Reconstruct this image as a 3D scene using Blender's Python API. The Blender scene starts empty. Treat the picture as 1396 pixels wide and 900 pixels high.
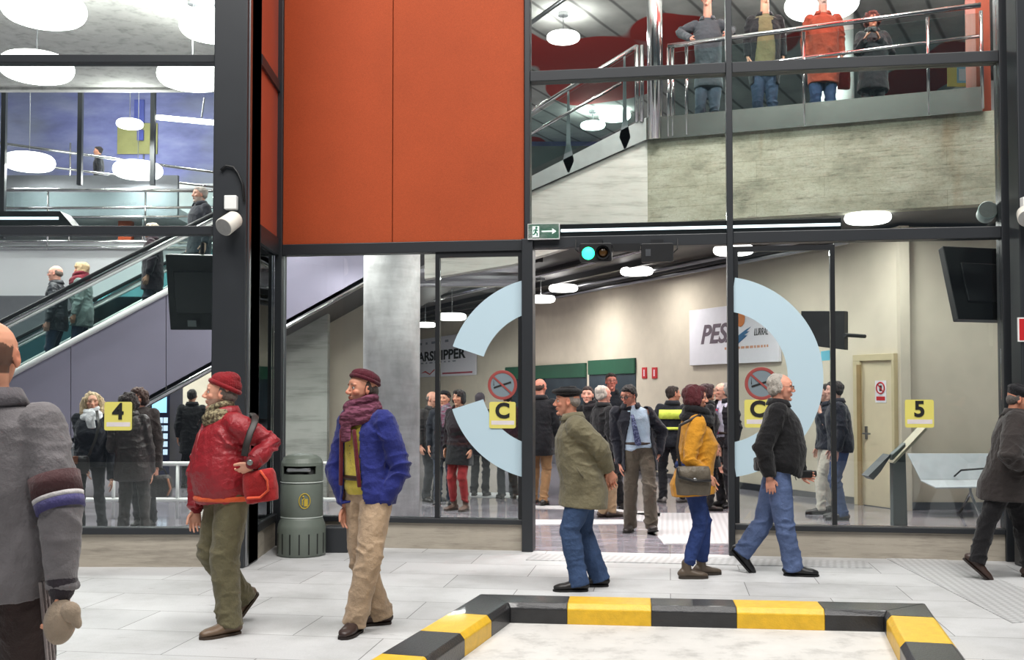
import bpy, bmesh, math, random
import numpy as np
from mathutils import Vector, Matrix, Euler

# ---------------------------------------------------------------- camera
SC = bpy.context.scene
COL = SC.collection
FP = 1450.0                      # focal length in pixels of the 1396 x 900 frame
PITCH = math.radians(1.9)
EYE = 1.55
HORIZON = 537.0
V0 = HORIZON - FP * math.tan(PITCH)
cam_d = bpy.data.cameras.new('camera'); cam = bpy.data.objects.new('camera', cam_d); COL.objects.link(cam)
cam.location = (0, 0, EYE); cam.rotation_euler = (math.radians(90) + PITCH, 0, 0)
cam_d.sensor_width = 36; cam_d.lens = FP / 1396 * 36; cam_d.shift_y = (V0 - 450) / 1396
cam_d.clip_end = 200
SC.camera = cam
SC.view_settings.view_transform = 'Standard'; SC.view_settings.look = 'None'
SC.view_settings.gamma = 1; SC.view_settings.use_curve_mapping = False
SC.view_settings.exposure = 0.0
SC.cycles.use_denoising = True
SC.cycles.max_bounces = 8; SC.cycles.transparent_max_bounces = 24
SC.cycles.diffuse_bounces = 3; SC.cycles.glossy_bounces = 3
SC.cycles.sample_clamp_indirect = 4
SC.cycles.caustics_reflective = False; SC.cycles.caustics_refractive = False

# ---------------------------------------------------------------- world
W_ = bpy.data.worlds.new('night'); SC.world = W_; W_.use_nodes = True
W_.node_tree.nodes['Background'].inputs[0].default_value = (0.75, 0.85, 1.0, 1)
W_.node_tree.nodes['Background'].inputs[1].default_value = 0.10

def area(name, loc, size, power, color=(1, 1, 1), rot=(0, 0, 0), sy=None, spread=180):
    d = bpy.data.lights.new(name, 'AREA'); d.energy = power; d.color = color; d.size = size
    if sy: d.shape = 'RECTANGLE'; d.size_y = sy
    d.spread = math.radians(spread)
    o = bpy.data.objects.new(name, d); COL.objects.link(o); o.location = loc; o.rotation_euler = rot
    return o
CW = (1.0, 0.97, 0.93)
# outdoor canopy lamps high above the pavement
for x, y in ((-4.5, 4.6), (0.5, 4.6), (5.5, 4.2)): area('canopy_lamp', (x, y, 11.5), 2.2, 640, CW, (math.radians(10), 0, 0))
for x in (-4.0, 3.0): area('canopy_lamp', (x, -2.5, 13.8), 2.4, 630, CW, (math.radians(38), 0, 0))
# unseen hall lights: assumed lamps out of view, and fill lights added to brighten
def disk(x, y, z, D, p):
    o = area('hall_disk_light', (x, y, z), D, p, (1.0, 0.98, 0.95)); o.data.shape = 'DISK'; return o
for x, y, z, D, p in [(4.4, 12.0, 3.6, .6, 26), (2.2, 12.4, 3.6, .6, 26), (0.0, 12.2, 3.6, .6, 44), (-2.2, 12.2, 3.9, .6, 60), (6.6, 12.6, 3.6, .6, 18), (2.0, 14.6, 3.6, .6, 26),
                      (-6.0, 11.6, 5.4, .9, 150), (-3.4, 14.0, 4.2, .6, 70), (-7.5, 19, 3.5, .6, 90), (-12, 17, 5, .9, 150), (-2, 19, 3.6, .6, 90), (-5.8, 22, 3.6, .6, 120), (-16, 21, 7, 1.1, 300),
                      (-9, 14.0, 7.8, 1.1, 300), (2.0, 12.6, 7.6, .9, 200), (5.2, 12.2, 7.6, .9, 200), (-1, 18, 7.6, .9, 200), (-9, 24, 9.6, 1.1, 250), (-16, 25, 9.6, 1.1, 250), (-4.6, 24.5, 9.4, 1.1, 200), (-1.3, 11.1, 3.3, .6, 60), (-2.6, 13.6, 3.4, .6, 40)]: disk(x, y, z, D, p)  # includes fill added for the round column and the blue wall
for x, y, z, p in ((3.4, 13.2, 6.8, 260), (5.8, 13.0, 6.8, 240), (0.8, 13.2, 6.8, 200)): disk(x, y, z, .7, p).rotation_euler = (math.pi, 0, 0)  # upward fill lights without fixtures, added to brighten the painted ceiling

# ---------------------------------------------------------------- pixel -> place
def ray(px, py):
    a = (px - 698) / FP; b = (V0 - py) / FP
    return Vector((a, math.cos(PITCH) - math.sin(PITCH) * b, math.sin(PITCH) + math.cos(PITCH) * b))
def P(px, py, Y):
    r = ray(px, py); return Vector((r.x / r.y * Y, Y, EYE + r.z / r.y * Y))
def PZ(px, py, z):
    r = ray(px, py); t = (z - EYE) / r.z; return Vector((r.x * t, r.y * t, z))

class Frame:
    """vertical plane through o; ex along it, ey into the building"""
    def __init__(s, o, ex):
        s.o = Vector(o); s.ex = Vector(ex).normalized(); s.ey = Vector((0, 0, 1)).cross(s.ex)
        s.m = Matrix(((s.ex.x, s.ey.x, 0, s.o.x), (s.ex.y, s.ey.y, 0, s.o.y), (0, 0, 1, s.o.z), (0, 0, 0, 1)))
    def tz(s, px, py, n=0.0):
        r = ray(px, py); o = Vector((0, 0, EYE)) - s.o - s.ey * n
        k = -o.dot(s.ey) / r.dot(s.ey); p = o + r * k
        return p.dot(s.ex), p.z + s.o.z
    def t(s, px, py=500, n=0.0): return s.tz(px, py, n)[0]
    def z(s, px, py, n=0.0): return s.tz(px, py, n)[1]
    def w(s, t, n, z): return s.o + s.ex * t + s.ey * n + Vector((0, 0, z))
TH = math.radians(8.42)
A0 = PZ(728, 751, 0)
FM = Frame((A0.x, A0.y, 0), (math.cos(TH), -math.sin(TH), 0))       # main facade
YL = 9.6
FL = Frame((0, YL, 0), (1, 0, 0))                                    # left bay

# ---------------------------------------------------------------- mesh helper
class MB:
    def __init__(s): s.v = []; s.f = []; s.mi = []; s.mats = []; s.cur = 0
    def mat(s, m):
        if m not in s.mats: s.mats.append(m)
        s.cur = s.mats.index(m); return s
    def add(s, vs, fs):
        b = len(s.v); s.v += [tuple(v) for v in vs]; s.f += [tuple(i + b for i in f) for f in fs]; s.mi += [s.cur] * len(fs); return s
    def box(s, x0, x1, y0, y1, z0, z1, M=None, bev=0.0):
        c = [(x, y, z) for x in (x0, x1) for y in (y0, y1) for z in (z0, z1)]
        if M is not None: c = [M @ Vector(q) for q in c]
        return s.add(c, [(0, 1, 3, 2), (4, 6, 7, 5), (0, 4, 5, 1), (2, 3, 7, 6), (0, 2, 6, 4), (1, 5, 7, 3)])
    def prism(s, poly, d):
        """poly: list of Vectors (planar), d: extrusion Vector"""
        n = len(poly); vs = [Vector(p) for p in poly] + [Vector(p) + Vector(d) for p in poly]
        fs = [tuple(range(n))[::-1], tuple(range(n, 2 * n))] + [(i, (i + 1) % n, (i + 1) % n + n, i + n) for i in range(n)]
        return s.add(vs, fs)
    def loft(s, pts, rad, side=None, n=18, caps=True, exp=2.0, rnd=True):
        pts = [Vector(p) for p in pts]; m = len(pts); rings = []
        P0 = []; R0 = []; T0 = []
        for i in range(m):
            t = (pts[min(i + 1, m - 1)] - pts[max(i - 1, 0)])
            T0.append(t.normalized() if t.length > 1e-9 else Vector((0, 0, 1)))
            r = rad[i]; R0.append((r, r) if not isinstance(r, (tuple, list)) else r)
        P0 = pts[:]
        if caps and rnd:
            P0 = [pts[0] - T0[0] * min(R0[0]) * .55] + pts + [pts[-1] + T0[-1] * min(R0[-1]) * .55]
            R0 = [(R0[0][0] * .62, R0[0][1] * .62)] + R0 + [(R0[-1][0] * .62, R0[-1][1] * .62)]
            T0 = [T0[0]] + T0 + [T0[-1]]
        b1 = None; vs = []
        for i, p in enumerate(P0):
            t = T0[i]
            ref = Vector(side) if side is not None else (b1 if b1 is not None else (Vector((1, 0, 0)) if abs(t.x) < .9 else Vector((0, 1, 0))))
            b1 = (ref - t * ref.dot(t)).normalized(); b2 = t.cross(b1)
            for j in range(n):
                a = 2 * math.pi * j / n; c, q = math.cos(a), math.sin(a)
                c = math.copysign(abs(c) ** (2 / exp), c); q = math.copysign(abs(q) ** (2 / exp), q)
                vs.append(p + b1 * (R0[i][0] * c) + b2 * (R0[i][1] * q))
        k = len(P0); fs = []
        for i in range(k - 1):
            for j in range(n):
                a = i * n + j; b = i * n + (j + 1) % n; fs.append((a, b, b + n, a + n))
        if caps: fs.append(tuple(range(n))[::-1]); fs.append(tuple(range((k - 1) * n, k * n)))
        return s.add(vs, fs)
    def tube(s, pts, r, n=10): return s.loft(pts, [r] * len(pts), n=n, rnd=False)
    def lathe(s, prof, c=(0, 0, 0), n=32, M=None):
        """prof: list of (r, z)"""
        c = Vector(c); vs = []; fs = []
        for r, z in prof:
            for j in range(n):
                a = 2 * math.pi * j / n; v = Vector((r * math.cos(a), r * math.sin(a), z))
                vs.append((M @ v if M is not None else v) + c)
        k = len(prof)
        for i in range(k - 1):
            for j in range(n):
                a = i * n + j; b = i * n + (j + 1) % n; fs.append((a, b, b + n, a + n))
        if prof[0][0] > 1e-6: fs.append(tuple(range(n))[::-1])
        if prof[-1][0] > 1e-6: fs.append(tuple(range((k - 1) * n, k * n)))
        return s.add(vs, fs)
    def ell(s, c, r, M=None, n=20, m=12):
        c = Vector(c); r = (r, r, r) if not isinstance(r, (tuple, list)) else r
        vs = [];
        for i in range(1, m):
            ph = math.pi * i / m
            for j in range(n):
                a = 2 * math.pi * j / n
                v = Vector((r[0] * math.sin(ph) * math.cos(a), r[1] * math.sin(ph) * math.sin(a), r[2] * math.cos(ph)))
                vs.append(v)
        vs += [Vector((0, 0, r[2])), Vector((0, 0, -r[2]))]
        vs = [(M @ v if M is not None else v) + c for v in vs]
        fs = []
        for i in range(m - 2):
            for j in range(n):
                a = i * n + j; b = i * n + (j + 1) % n; fs.append((a, a + n, b + n, b))
        t = (m - 1) * n
        for j in range(n):
            fs.append((t, j, (j + 1) % n)); fs.append((t + 1, (m - 2) * n + (j + 1) % n, (m - 2) * n + j))
        return s.add(vs, fs)
    def torus(s, c, R, r, M=None, n=28, m=8):
        c = Vector(c); R = (R, R) if not isinstance(R, (tuple, list)) else R; vs = []; fs = []
        for i in range(n):
            a = 2 * math.pi * i / n
            for j in range(m):
                b = 2 * math.pi * j / m
                v = Vector(((R[0] + r * math.cos(b)) * math.cos(a), (R[1] + r * math.cos(b)) * math.sin(a), r * math.sin(b)))
                vs.append((M @ v if M is not None else v) + c)
        for i in range(n):
            for j in range(m):
                fs.append((i * m + j, ((i + 1) % n) * m + j, ((i + 1) % n) * m + (j + 1) % m, i * m + (j + 1) % m))
        return s.add(vs, fs)
    def mesh(s, name):
        me = bpy.data.meshes.new(name); me.from_pydata(s.v, [], s.f)
        for m in s.mats: me.materials.append(m)
        if len(s.mats) > 1: me.polygons.foreach_set('material_index', s.mi)
        me.update(); return me

def tagit(o, label=None, category=None, group=None, kind=None):
    if label: o['label'] = label
    if category: o["category"] = category
    if group: o['group'] = group
    if kind: o['kind'] = kind
    return o
def link(name, me, parent=None, M=None, **kw):
    o = bpy.data.objects.new(name, me); COL.objects.link(o)
    if parent is not None: o.parent = parent
    if M is not None: o.matrix_local = M
    return tagit(o, **kw)
def build(name, mb, mat=None, parent=None, M=None, bevel=0, smooth=False, seg=2, fixn=True, **kw):
    if mat is not None: mb.mats = [mat]; mb.mi = [0] * len(mb.f)
    me = mb.mesh(name)
    if fixn:
        bm = bmesh.new(); bm.from_mesh(me); bmesh.ops.recalc_face_normals(bm, faces=bm.faces); bm.to_mesh(me); bm.free()
    if smooth: me.polygons.foreach_set('use_smooth', [True] * len(me.polygons))
    o = link(name, me, parent, M, **kw)
    if bevel:
        b = o.modifiers.new('bevel', 'BEVEL'); b.width = bevel; b.segments = seg; b.limit_method = 'ANGLE'; b.angle_limit = math.radians(35)
    return o
def empty(name, loc=(0, 0, 0), M=None, **kw):
    o = bpy.data.objects.new(name, None); COL.objects.link(o); o.empty_display_size = .1
    if M is not None: o.matrix_world = M
    else: o.location = loc
    return tagit(o, **kw)
def ST(name, mb, mat=None, parent=None, **kw):
    return build(name, mb, mat, parent, kind='structure', **kw) if parent is None else build(name, mb, mat, parent, **kw)

# ---------------------------------------------------------------- materials
def lin(c):
    """sRGB 0-255 -> linear"""
    return tuple(((x / 255) / 12.92 if x / 255 <= .04045 else ((x / 255 + .055) / 1.055) ** 2.4) for x in c) + (1,)
def newmat(name):
    m = bpy.data.materials.new(name); m.use_nodes = True; nt = m.node_tree
    return m, nt, nt.nodes['Principled BSDF']
def N(nt, t, **kw):
    n = nt.nodes.new(t)
    for k, v in kw.items(): setattr(n, k, v)
    return n
def coords(nt, scale=(1, 1, 1), rot=(0, 0, 0), kind='Object'):
    tc = N(nt, 'ShaderNodeTexCoord'); mp = N(nt, 'ShaderNodeMapping')
    mp.inputs['Scale'].default_value = scale; mp.inputs['Rotation'].default_value = rot
    nt.links.new(tc.outputs[kind], mp.inputs[0]); return mp.outputs[0]
def noise(nt, vec, scale, detail=4, rough=.55):
    n = N(nt, 'ShaderNodeTexNoise'); n.inputs['Scale'].default_value = scale; n.inputs['Detail'].default_value = detail; n.inputs['Roughness'].default_value = rough
    nt.links.new(vec, n.inputs['Vector']); return n.outputs[0]
def ramp(nt, fac, stops):
    r = N(nt, 'ShaderNodeValToRGB'); el = r.color_ramp.elements
    while len(el) < len(stops): el.new(.5)
    for e, (p, c) in zip(el, stops): e.position = p; e.color = c
    nt.links.new(fac, r.inputs[0]); return r.outputs[0]
def mix(nt, fac, a, b, blend='MIX'):
    m = N(nt, 'ShaderNodeMix', data_type='RGBA', blend_type=blend)
    for i, v in ((0, fac), (6, a), (7, b)):
        if hasattr(v, 'default_value') or isinstance(v, bpy.types.NodeSocket): nt.links.new(v, m.inputs[i])
        else: m.inputs[i].default_value = v
    return m.outputs[2]
def bump(nt, h, strength=.3, dist=.01, nrm=None):
    b = N(nt, 'ShaderNodeBump'); b.inputs['Strength'].default_value = strength; b.inputs['Distance'].default_value = dist
    nt.links.new(h, b.inputs['Height'])
    if nrm is not None: nt.links.new(nrm, b.inputs['Normal'])
    return b.outputs[0]
def plain(name, rgb, rough=.5, metal=0, spec=.5, vary=.06, nscale=8, bmp=0, coat=0):
    m, nt, b = newmat(name); v = coords(nt)
    c = lin(rgb); n = noise(nt, v, nscale, 3)
    lo = tuple(x * (1 - vary) for x in c[:3]) + (1,); hi = tuple(min(1, x * (1 + vary)) for x in c[:3]) + (1,)
    nt.links.new(ramp(nt, n, [(.3, lo), (.7, hi)]), b.inputs['Base Color'])
    b.inputs['Roughness'].default_value = rough; b.inputs['Metallic'].default_value = metal; b.inputs['Specular IOR Level'].default_value = spec
    b.inputs['Coat Weight'].default_value = coat
    if bmp: nt.links.new(bump(nt, noise(nt, v, nscale * 6, 3), bmp, .004), b.inputs['Normal'])
    return m
_fab = {}
def fabric(rgb, rough=.85, kind='cloth', rgb2=None):
    key = (rgb, rough, kind, rgb2)
    if key in _fab: return _fab[key]
    m, nt, b = newmat('fabric_%s' % kind); v = coords(nt)
    c = lin(rgb); n = noise(nt, v, 9, 4)
    col = ramp(nt, n, [(.3, tuple(x * .82 for x in c[:3]) + (1,)), (.7, tuple(min(1, x * 1.14) for x in c[:3]) + (1,))])
    if kind == 'plaid' or kind == 'dots' or kind == 'stripe':
        w = noise(nt, coords(nt, (3, 3, 14) if kind == 'stripe' else (10, 10, 10)), 5, 2)
        col = mix(nt, ramp(nt, w, [(.47, (0, 0, 0, 1)), (.55, (1, 1, 1, 1))]), col, lin(rgb2))
    nt.links.new(col, b.inputs['Base Color']); b.inputs['Roughness'].default_value = rough
    b.inputs['Specular IOR Level'].default_value = .25 if kind != 'leather' else .5
    h = noise(nt, v, {'cloth': 22, 'leather': 30, 'wool': 60, 'denim': 26, 'fur': 90, 'plaid': 40, 'dots': 40, 'stripe': 40}[kind], 5, .65)
    hf = noise(nt, coords(nt, (1, 1, .8)), 7.5, 6, .62)
    nt.links.new(bump(nt, h, {'wool': .7, 'fur': 1.0}.get(kind, .45), .012, bump(nt, hf, .55, .05)), b.inputs['Normal'])
    if kind in ('wool', 'fur', 'cloth'): b.inputs['Sheen Weight'].default_value = .15
    _fab[key] = m; return m
def emit(name, rgb, strength):
    m, nt, b = newmat(name); b.inputs['Base Color'].default_value = lin(rgb); b.inputs['Emission Color'].default_value = lin(rgb); b.inputs['Emission Strength'].default_value = strength
    return m
def glassmat(name, tint=(.93, .97, .96), boost=1.0, rough=0.0):
    m, nt, b = newmat(name); nt.nodes.remove(b); out = nt.nodes['Material Output']
    tr = N(nt, 'ShaderNodeBsdfTransparent'); tr.inputs[0].default_value = tint + (1,)
    gl = N(nt, 'ShaderNodeBsdfGlossy'); gl.inputs['Roughness'].default_value = rough; gl.inputs[0].default_value = (.95, 1, 1, 1)
    fr = N(nt, 'ShaderNodeFresnel'); fr.inputs[0].default_value = 1.45
    mu = N(nt, 'ShaderNodeMath', operation='MULTIPLY'); mu.inputs[1].default_value = boost
    nt.links.new(fr.outputs[0], mu.inputs[0]); ms = N(nt, 'ShaderNodeMixShader')
    nt.links.new(mu.outputs[0], ms.inputs[0]); nt.links.new(tr.outputs[0], ms.inputs[1]); nt.links.new(gl.outputs[0], ms.inputs[2])
    nt.links.new(ms.outputs[0], out.inputs[0]); return m
M_frame = plain('dark_steel', (38, 41, 45), .42, 0, .5, .05, 4)
M_framed = plain('black_steel', (26, 28, 31), .4, 0, .5, .05, 4)
M_glass = glassmat('pane_glass')
M_glassi = glassmat('balustrade_glass', (.86, .95, .94), 1.0)
M_glassteal = glassmat('teal_glass', (.45, .74, .76), 1.2)
M_inox = plain('stainless', (200, 200, 200), .16, 1, .5, .04, 3)
M_inoxd = plain('brushed_steel', (150, 152, 155), .3, 1, .5, .06, 3)
M_white = plain('white_paint', (225, 226, 224), .5, 0, .4, .03)
M_cream = plain('cream_wall', (206, 196, 178), .8, 0, .2, .05, 3)
M_black = plain('black_plastic', (22, 23, 25), .45, 0, .4, .1)
M_lamp = emit('lamp_white', (255, 252, 248), 5.0)
M_strip = emit('strip_light', (225, 245, 250), 1.6)

def concrete(name, base, dark, sc=1.0, rough=.75, streak=True):
    m, nt, b = newmat(name); v = coords(nt, (sc, sc, sc))
    n1 = noise(nt, v, 1.3, 8, .65); vs = coords(nt, (.7 * sc, .7 * sc, 7 * sc)) if streak else coords(nt, (2, 2, 2))
    n2 = noise(nt, vs, 2.0, 6, .7)
    c1 = ramp(nt, n1, [(.3, lin(dark)), (.62, lin(base))])
    c2 = ramp(nt, n2, [(.32, tuple(x * .55 for x in lin(dark)[:3]) + (1,)), (.5, lin(base)), (.75, tuple(min(1, x * 1.12) for x in lin(base)[:3]) + (1,))])
    nt.links.new(mix(nt, .5, c1, c2), b.inputs['Base Color']); b.inputs['Roughness'].default_value = rough
    nt.links.new(bump(nt, n2, .35, .01), b.inputs['Normal']); return m
def board_concrete():
    m, nt, b = newmat('board_marked_concrete'); v = coords(nt)
    n1 = noise(nt, coords(nt, (.9, .9, 1.6)), 1.4, 8, .7); c = ramp(nt, n1, [(.28, lin((104, 104, 90))), (.48, lin((168, 167, 148))), (.7, lin((196, 195, 180)))])
    n2 = noise(nt, coords(nt, (1.2, 1.2, 9)), 2.2, 7, .75); c = mix(nt, 1.0, c, ramp(nt, n2, [(.33, (.45, .45, .42, 1)), (.45, (.95, .95, .93, 1)), (.7, (1.05, 1.05, 1.03, 1))]), 'MULTIPLY')
    br = N(nt, 'ShaderNodeTexBrick'); br.offset = .37; br.inputs['Scale'].default_value = 1; br.inputs['Brick Width'].default_value = 2.3; br.inputs['Row Height'].default_value = .27; br.inputs['Mortar Size'].default_value = .004; br.inputs['Mortar Smooth'].default_value = 1
    br.inputs['Color1'].default_value = (1, 1, 1, 1); br.inputs['Color2'].default_value = (.9, .9, .9, 1); br.inputs['Mortar'].default_value = (.55, .55, .5, 1); nt.links.new(coords(nt, (1, 1, 1), (math.radians(-90), 0, 0)), br.inputs['Vector'])
    c = mix(nt, 1.0, c, br.outputs[0], 'MULTIPLY')
    n3 = noise(nt, coords(nt, (2.2, 1, .35)), 1.0, 3); c = mix(nt, ramp(nt, n3, [(.62, (0, 0, 0, 1)), (.74, (.5, .5, .5, 1))]), c, lin((132, 104, 62)))
    n4 = noise(nt, v, 30, 4, .8); c = mix(nt, 1.0, c, ramp(nt, n4, [(.3, (.7, .7, .68, 1)), (.5, (1, 1, 1, 1))]), 'MULTIPLY')
    nt.links.new(c, b.inputs['Base Color']); b.inputs['Roughness'].default_value = .8; nt.links.new(bump(nt, n2, .4, .012), b.inputs['Normal']); return m
M_conc = board_concrete()
def column_concrete():
    m, nt, b = newmat('cast_column_concrete'); n1 = noise(nt, coords(nt, (2.5, 2.5, 1.2)), 1.3, 7, .65); n2 = noise(nt, coords(nt, (1, 1, 6)), 1.6, 5, .7); n3 = noise(nt, coords(nt), 26, 4, .8)
    c = ramp(nt, n1, [(.3, lin((186, 184, 184))), (.6, lin((226, 224, 224)))]); c = mix(nt, 1.0, c, ramp(nt, n2, [(.35, (.82, .82, .82, 1)), (.6, (1, 1, 1, 1))]), 'MULTIPLY'); c = mix(nt, 1.0, c, ramp(nt, n3, [(.25, (.82, .82, .82, 1)), (.4, (1, 1, 1, 1))]), 'MULTIPLY')
    nt.links.new(c, b.inputs['Base Color']); b.inputs['Roughness'].default_value = .7; return m
M_conc2 = column_concrete()
M_concc = concrete('ceiling_concrete', (206, 206, 202), (160, 158, 154), .5, .8, False)

def orange_mat():
    m, nt, b = newmat('orange_panel'); v = coords(nt)
    n = noise(nt, v, 220, 2, .8); c = ramp(nt, n, [(.3, lin((140, 58, 26))), (.7, lin((180, 78, 38)))])
    big = noise(nt, v, 1.1, 3); c2 = ramp(nt, big, [(.3, (.86, .86, .86, 1)), (.7, (1, 1, 1, 1))])
    nt.links.new(mix(nt, 1.0, c, c2, 'MULTIPLY'), b.inputs['Base Color']); b.inputs['Roughness'].default_value = .7; b.inputs['Specular IOR Level'].default_value = .3
    nt.links.new(bump(nt, n, .3, .003), b.inputs['Normal']); return m
M_orange = orange_mat()

def paving():
    m, nt, b = newmat('granite_paving'); v = coords(nt, (1, 1, 1), (0, 0, TH))
    br = N(nt, 'ShaderNodeTexBrick'); br.inputs['Scale'].default_value = 1.0; br.inputs['Brick Width'].default_value = 1.2; br.inputs['Row Height'].default_value = .6
    br.inputs['Mortar Size'].default_value = .0035; br.inputs['Mortar Smooth'].default_value = .2; br.offset = .5
    br.inputs['Color1'].default_value = lin((204, 205, 206)); br.inputs['Color2'].default_value = lin((190, 191, 192)); br.inputs['Mortar'].default_value = lin((105, 105, 105))
    nt.links.new(v, br.inputs['Vector'])
    n1 = noise(nt, v, 1.2, 6, .65); d = ramp(nt, n1, [(.3, (.74, .74, .73, 1)), (.55, (1, 1, 1, 1))])
    n2 = noise(nt, v, 90, 3, .8); g = ramp(nt, n2, [(.3, (.86, .86, .86, 1)), (.7, (1.0, 1.0, 1.0, 1))])
    c = mix(nt, 1.0, br.outputs[0], d, 'MULTIPLY'); c = mix(nt, 1.0, c, g, 'MULTIPLY')
    n3 = noise(nt, coords(nt, (1.0, 3.0, 1), (0, 0, TH + .6)), 2.3, 5, .7); st = ramp(nt, n3, [(.28, (.55, .55, .54, 1)), (.36, (1, 1, 1, 1))])
    c = mix(nt, 1.0, c, st, 'MULTIPLY')
    nt.links.new(c, b.inputs['Base Color']); b.inputs['Roughness'].default_value = .55
    nt.links.new(bump(nt, n2, .15, .003), b.inputs['Normal']); return m
M_pave = paving()

def marble():
    m, nt, b = newmat('polished_stone_floor'); v = coords(nt, (1, 1, 1), (0, 0, TH))
    br = N(nt, 'ShaderNodeTexBrick'); br.inputs['Scale'].default_value = 1.0; br.inputs['Brick Width'].default_value = .9; br.inputs['Row Height'].default_value = .9; br.offset = 0
    br.inputs['Mortar Size'].default_value = .004
    br.inputs['Color1'].default_value = lin((150, 145, 152)); br.inputs['Color2'].default_value = lin((128, 124, 132)); br.inputs['Mortar'].default_value = lin((80, 78, 82))
    nt.links.new(v, br.inputs['Vector'])
    n1 = noise(nt, coords(nt, (1, 2.6, 1), (0, 0, .5)), 2.2, 8, .7); d = ramp(nt, n1, [(.35, (.6, .58, .6, 1)), (.5, (1, 1, 1, 1)), (.6, (1.25, 1.25, 1.28, 1))])
    nt.links.new(mix(nt, 1.0, br.outputs[0], d, 'MULTIPLY'), b.inputs['Base Color'])
    b.inputs['Roughness'].default_value = .09; b.inputs['Specular IOR Level'].default_value = .7
    return m
M_marble = marble()
# ================================================================ SETTING
ZT = 9.2                                            # top of everything
tL, tR = FM.t(377), FM.t(1385)
cL = P(292, 500, YL).x; cR = P(350, 500, 9.98).x
R0 = Vector((cR, 9.98, 0)); R1 = FM.w(tL, 0, 0)
RW = FM.w(tR + 2.0, 0, 0)
line = [Vector((-16, YL, 0)), Vector((cL, YL, 0)), Vector((cR, 9.9, 0)), R1, RW, Vector((14, RW.y, 0))]
mb = MB(); mb.prism([Vector((14, -5, -.2)), Vector((-16, -5, -.2))][::1] + [v - Vector((0, 0, .2)) for v in line], (0, 0, .2)); ST('floor', mb, M_pave)
mb = MB(); mb.prism([v - Vector((0, 0, .2)) for v in line][::-1] + [Vector((-26, YL, -.2)), Vector((-26, 42, -.2)), Vector((14, 42, -.2))], (0, 0, .2)); ST('floor', mb, M_marble)

# ---- main facade (frame FM: x along, y into building, -y outwards)
Zb0, Zb1 = FM.z(600, 713), FM.z(600, 706)
Zh0, Zh1 = 2.975, 3.085
Zu0, Zu1 = FM.z(722, 113), FM.z(722, 99)
def fbox(x0, x1, z0, z1, n0=-.05, n1=.08, mb=None):
    mb = mb or MB(); return mb.box(x0, x1, n0, n1, z0, z1)
T = lambda px: FM.t(px, 520)
tDoorL, tDoorR = T(728), T(992)
# stone plinths
M_plinth = concrete('stone_plinth', (176, 168, 154), (146, 138, 126), 1.0, .6)
mb = fbox(tL, T(713), 0, Zb0, -.02, .12); mb.box(T(1000), tR + .3, -.02, .12, 0, Zb0); ST('wall_front', mb, M_plinth, M=FM.m)
# steel frame: every member a trim of its own
def member(x0, x1, z0, z1, n0=-.05, n1=.09, mat=None, M=FM.m, name='trim_1'):
    return ST(name, fbox(x0, x1, z0, z1, n0, n1), mat or M_frame, M=M, bevel=.006)
member(T(376), T(385.5), 0, ZT, -.06, .10, name='trim_1')
member(T(713), T(728), 0, Zh1, -.10, .12, name='trim_2')
member(T(716), T(723.5), Zh1, ZT, -.06, .10, name='trim_3')
member(T(992), T(1000.5), 0, ZT, -.06, .10, name='trim_4')
member(T(1366), T(1379), 0, ZT, -.06, .12, name='trim_5')
member(T(385.5), T(713), Zh0, Zh1, -.05, .1, name='trim_6')
member(T(728), T(992), Zh0 + .02, Zh1 + .02, -.05, .1, name='trim_7')
member(T(1000.5), T(1366), Zh0 + .03, Zh1 + .03, -.05, .1, name='trim_8')
member(T(723.5), T(992), Zu0, Zu1, -.05, .1, name='trim_9')
member(T(1000.5), T(1366), Zu0, Zu1, -.05, .1, name='trim_10')
member(T(385.5), T(713), Zb0, Zb1, -.05, .09, name='trim_11')
member(T(1000.5), T(1366), Zb0 - .01, Zb1 - .01, -.05, .09, name='trim_12')
# door operator header with its light strip
mb = fbox(T(728), T(1150), Zh1 + .02, 3.24, .02, .3); ST('trim_13', mb, M_frame, M=FM.m, bevel=.01)
mb = fbox(T(765), T(1148), 3.16, 3.185, -.0, .02); ST('trim_14', mb, M_strip, M=FM.m)
# panes
def window(n, panes, M=FM.m, rail=None, y=0.0):
    w = empty('window_%d' % n, M=M, kind='structure')
    for (x0, x1, z0, z1) in panes:
        build('pane', MB().box(x0, x1, y + .018, y + .03, z0, z1), M_glass, w)
    if rail: build('window_frame', rail, M_frame, w, bevel=.004)
    return w
window(1, [(T(385.5), T(594), Zb1, Zh0)])
# sliding leaves parked behind the fixed panes
for n, (a, b) in enumerate([((594), (713)), ((1000.5), (1139))]):
    d = empty('door_%d' % (n + 1), M=FM.m, kind='structure')
    x0, x1 = T(a), T(b); s = .045
    mb = MB(); mb.box(x0, x0 + s, -.03, .03, Zb1, Zh0); mb.box(x1 - s, x1, -.03, .03, Zb1, Zh0); mb.box(x0 + s, x1 - s, -.03, .03, Zh0 - .05, Zh0)
    build('door_frame', mb, M_framed, d)
    build('pane', MB().box(x0 + s, x1 - s, .0, .012, Zb1, Zh0 - .05), M_glass, d)
window(2, [(T(1139), T(1366), Zb1, Zh0 + .03)])
window(3, [(T(723.5), T(992), Zh1, Zu0), (T(723.5), T(992), Zu1, ZT)])
window(4, [(T(1000.5), T(1366), Zh1 + .03, Zu0), (T(1000.5), T(1366), Zu1, ZT)])
# orange cladding
wf = empty('wall_front', M=FM.m, kind='structure')
for a, b in ((385.5, 534.5), (535.5, 715)):
    build('cladding_panel', MB().box(T(a), T(b), -.03, .06, Zh1, ZT), M_orange, wf, bevel=.004)
build('backing', MB().box(T(380), T(718), .06, .2, Zh1, ZT), M_framed, wf)
# ---- right hand column
xr = P(1380, 500, 9.70).x
ST('column', MB().box(xr, xr + 1.3, 9.52, 9.72, 0, ZT), M_frame, bevel=.01)
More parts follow.
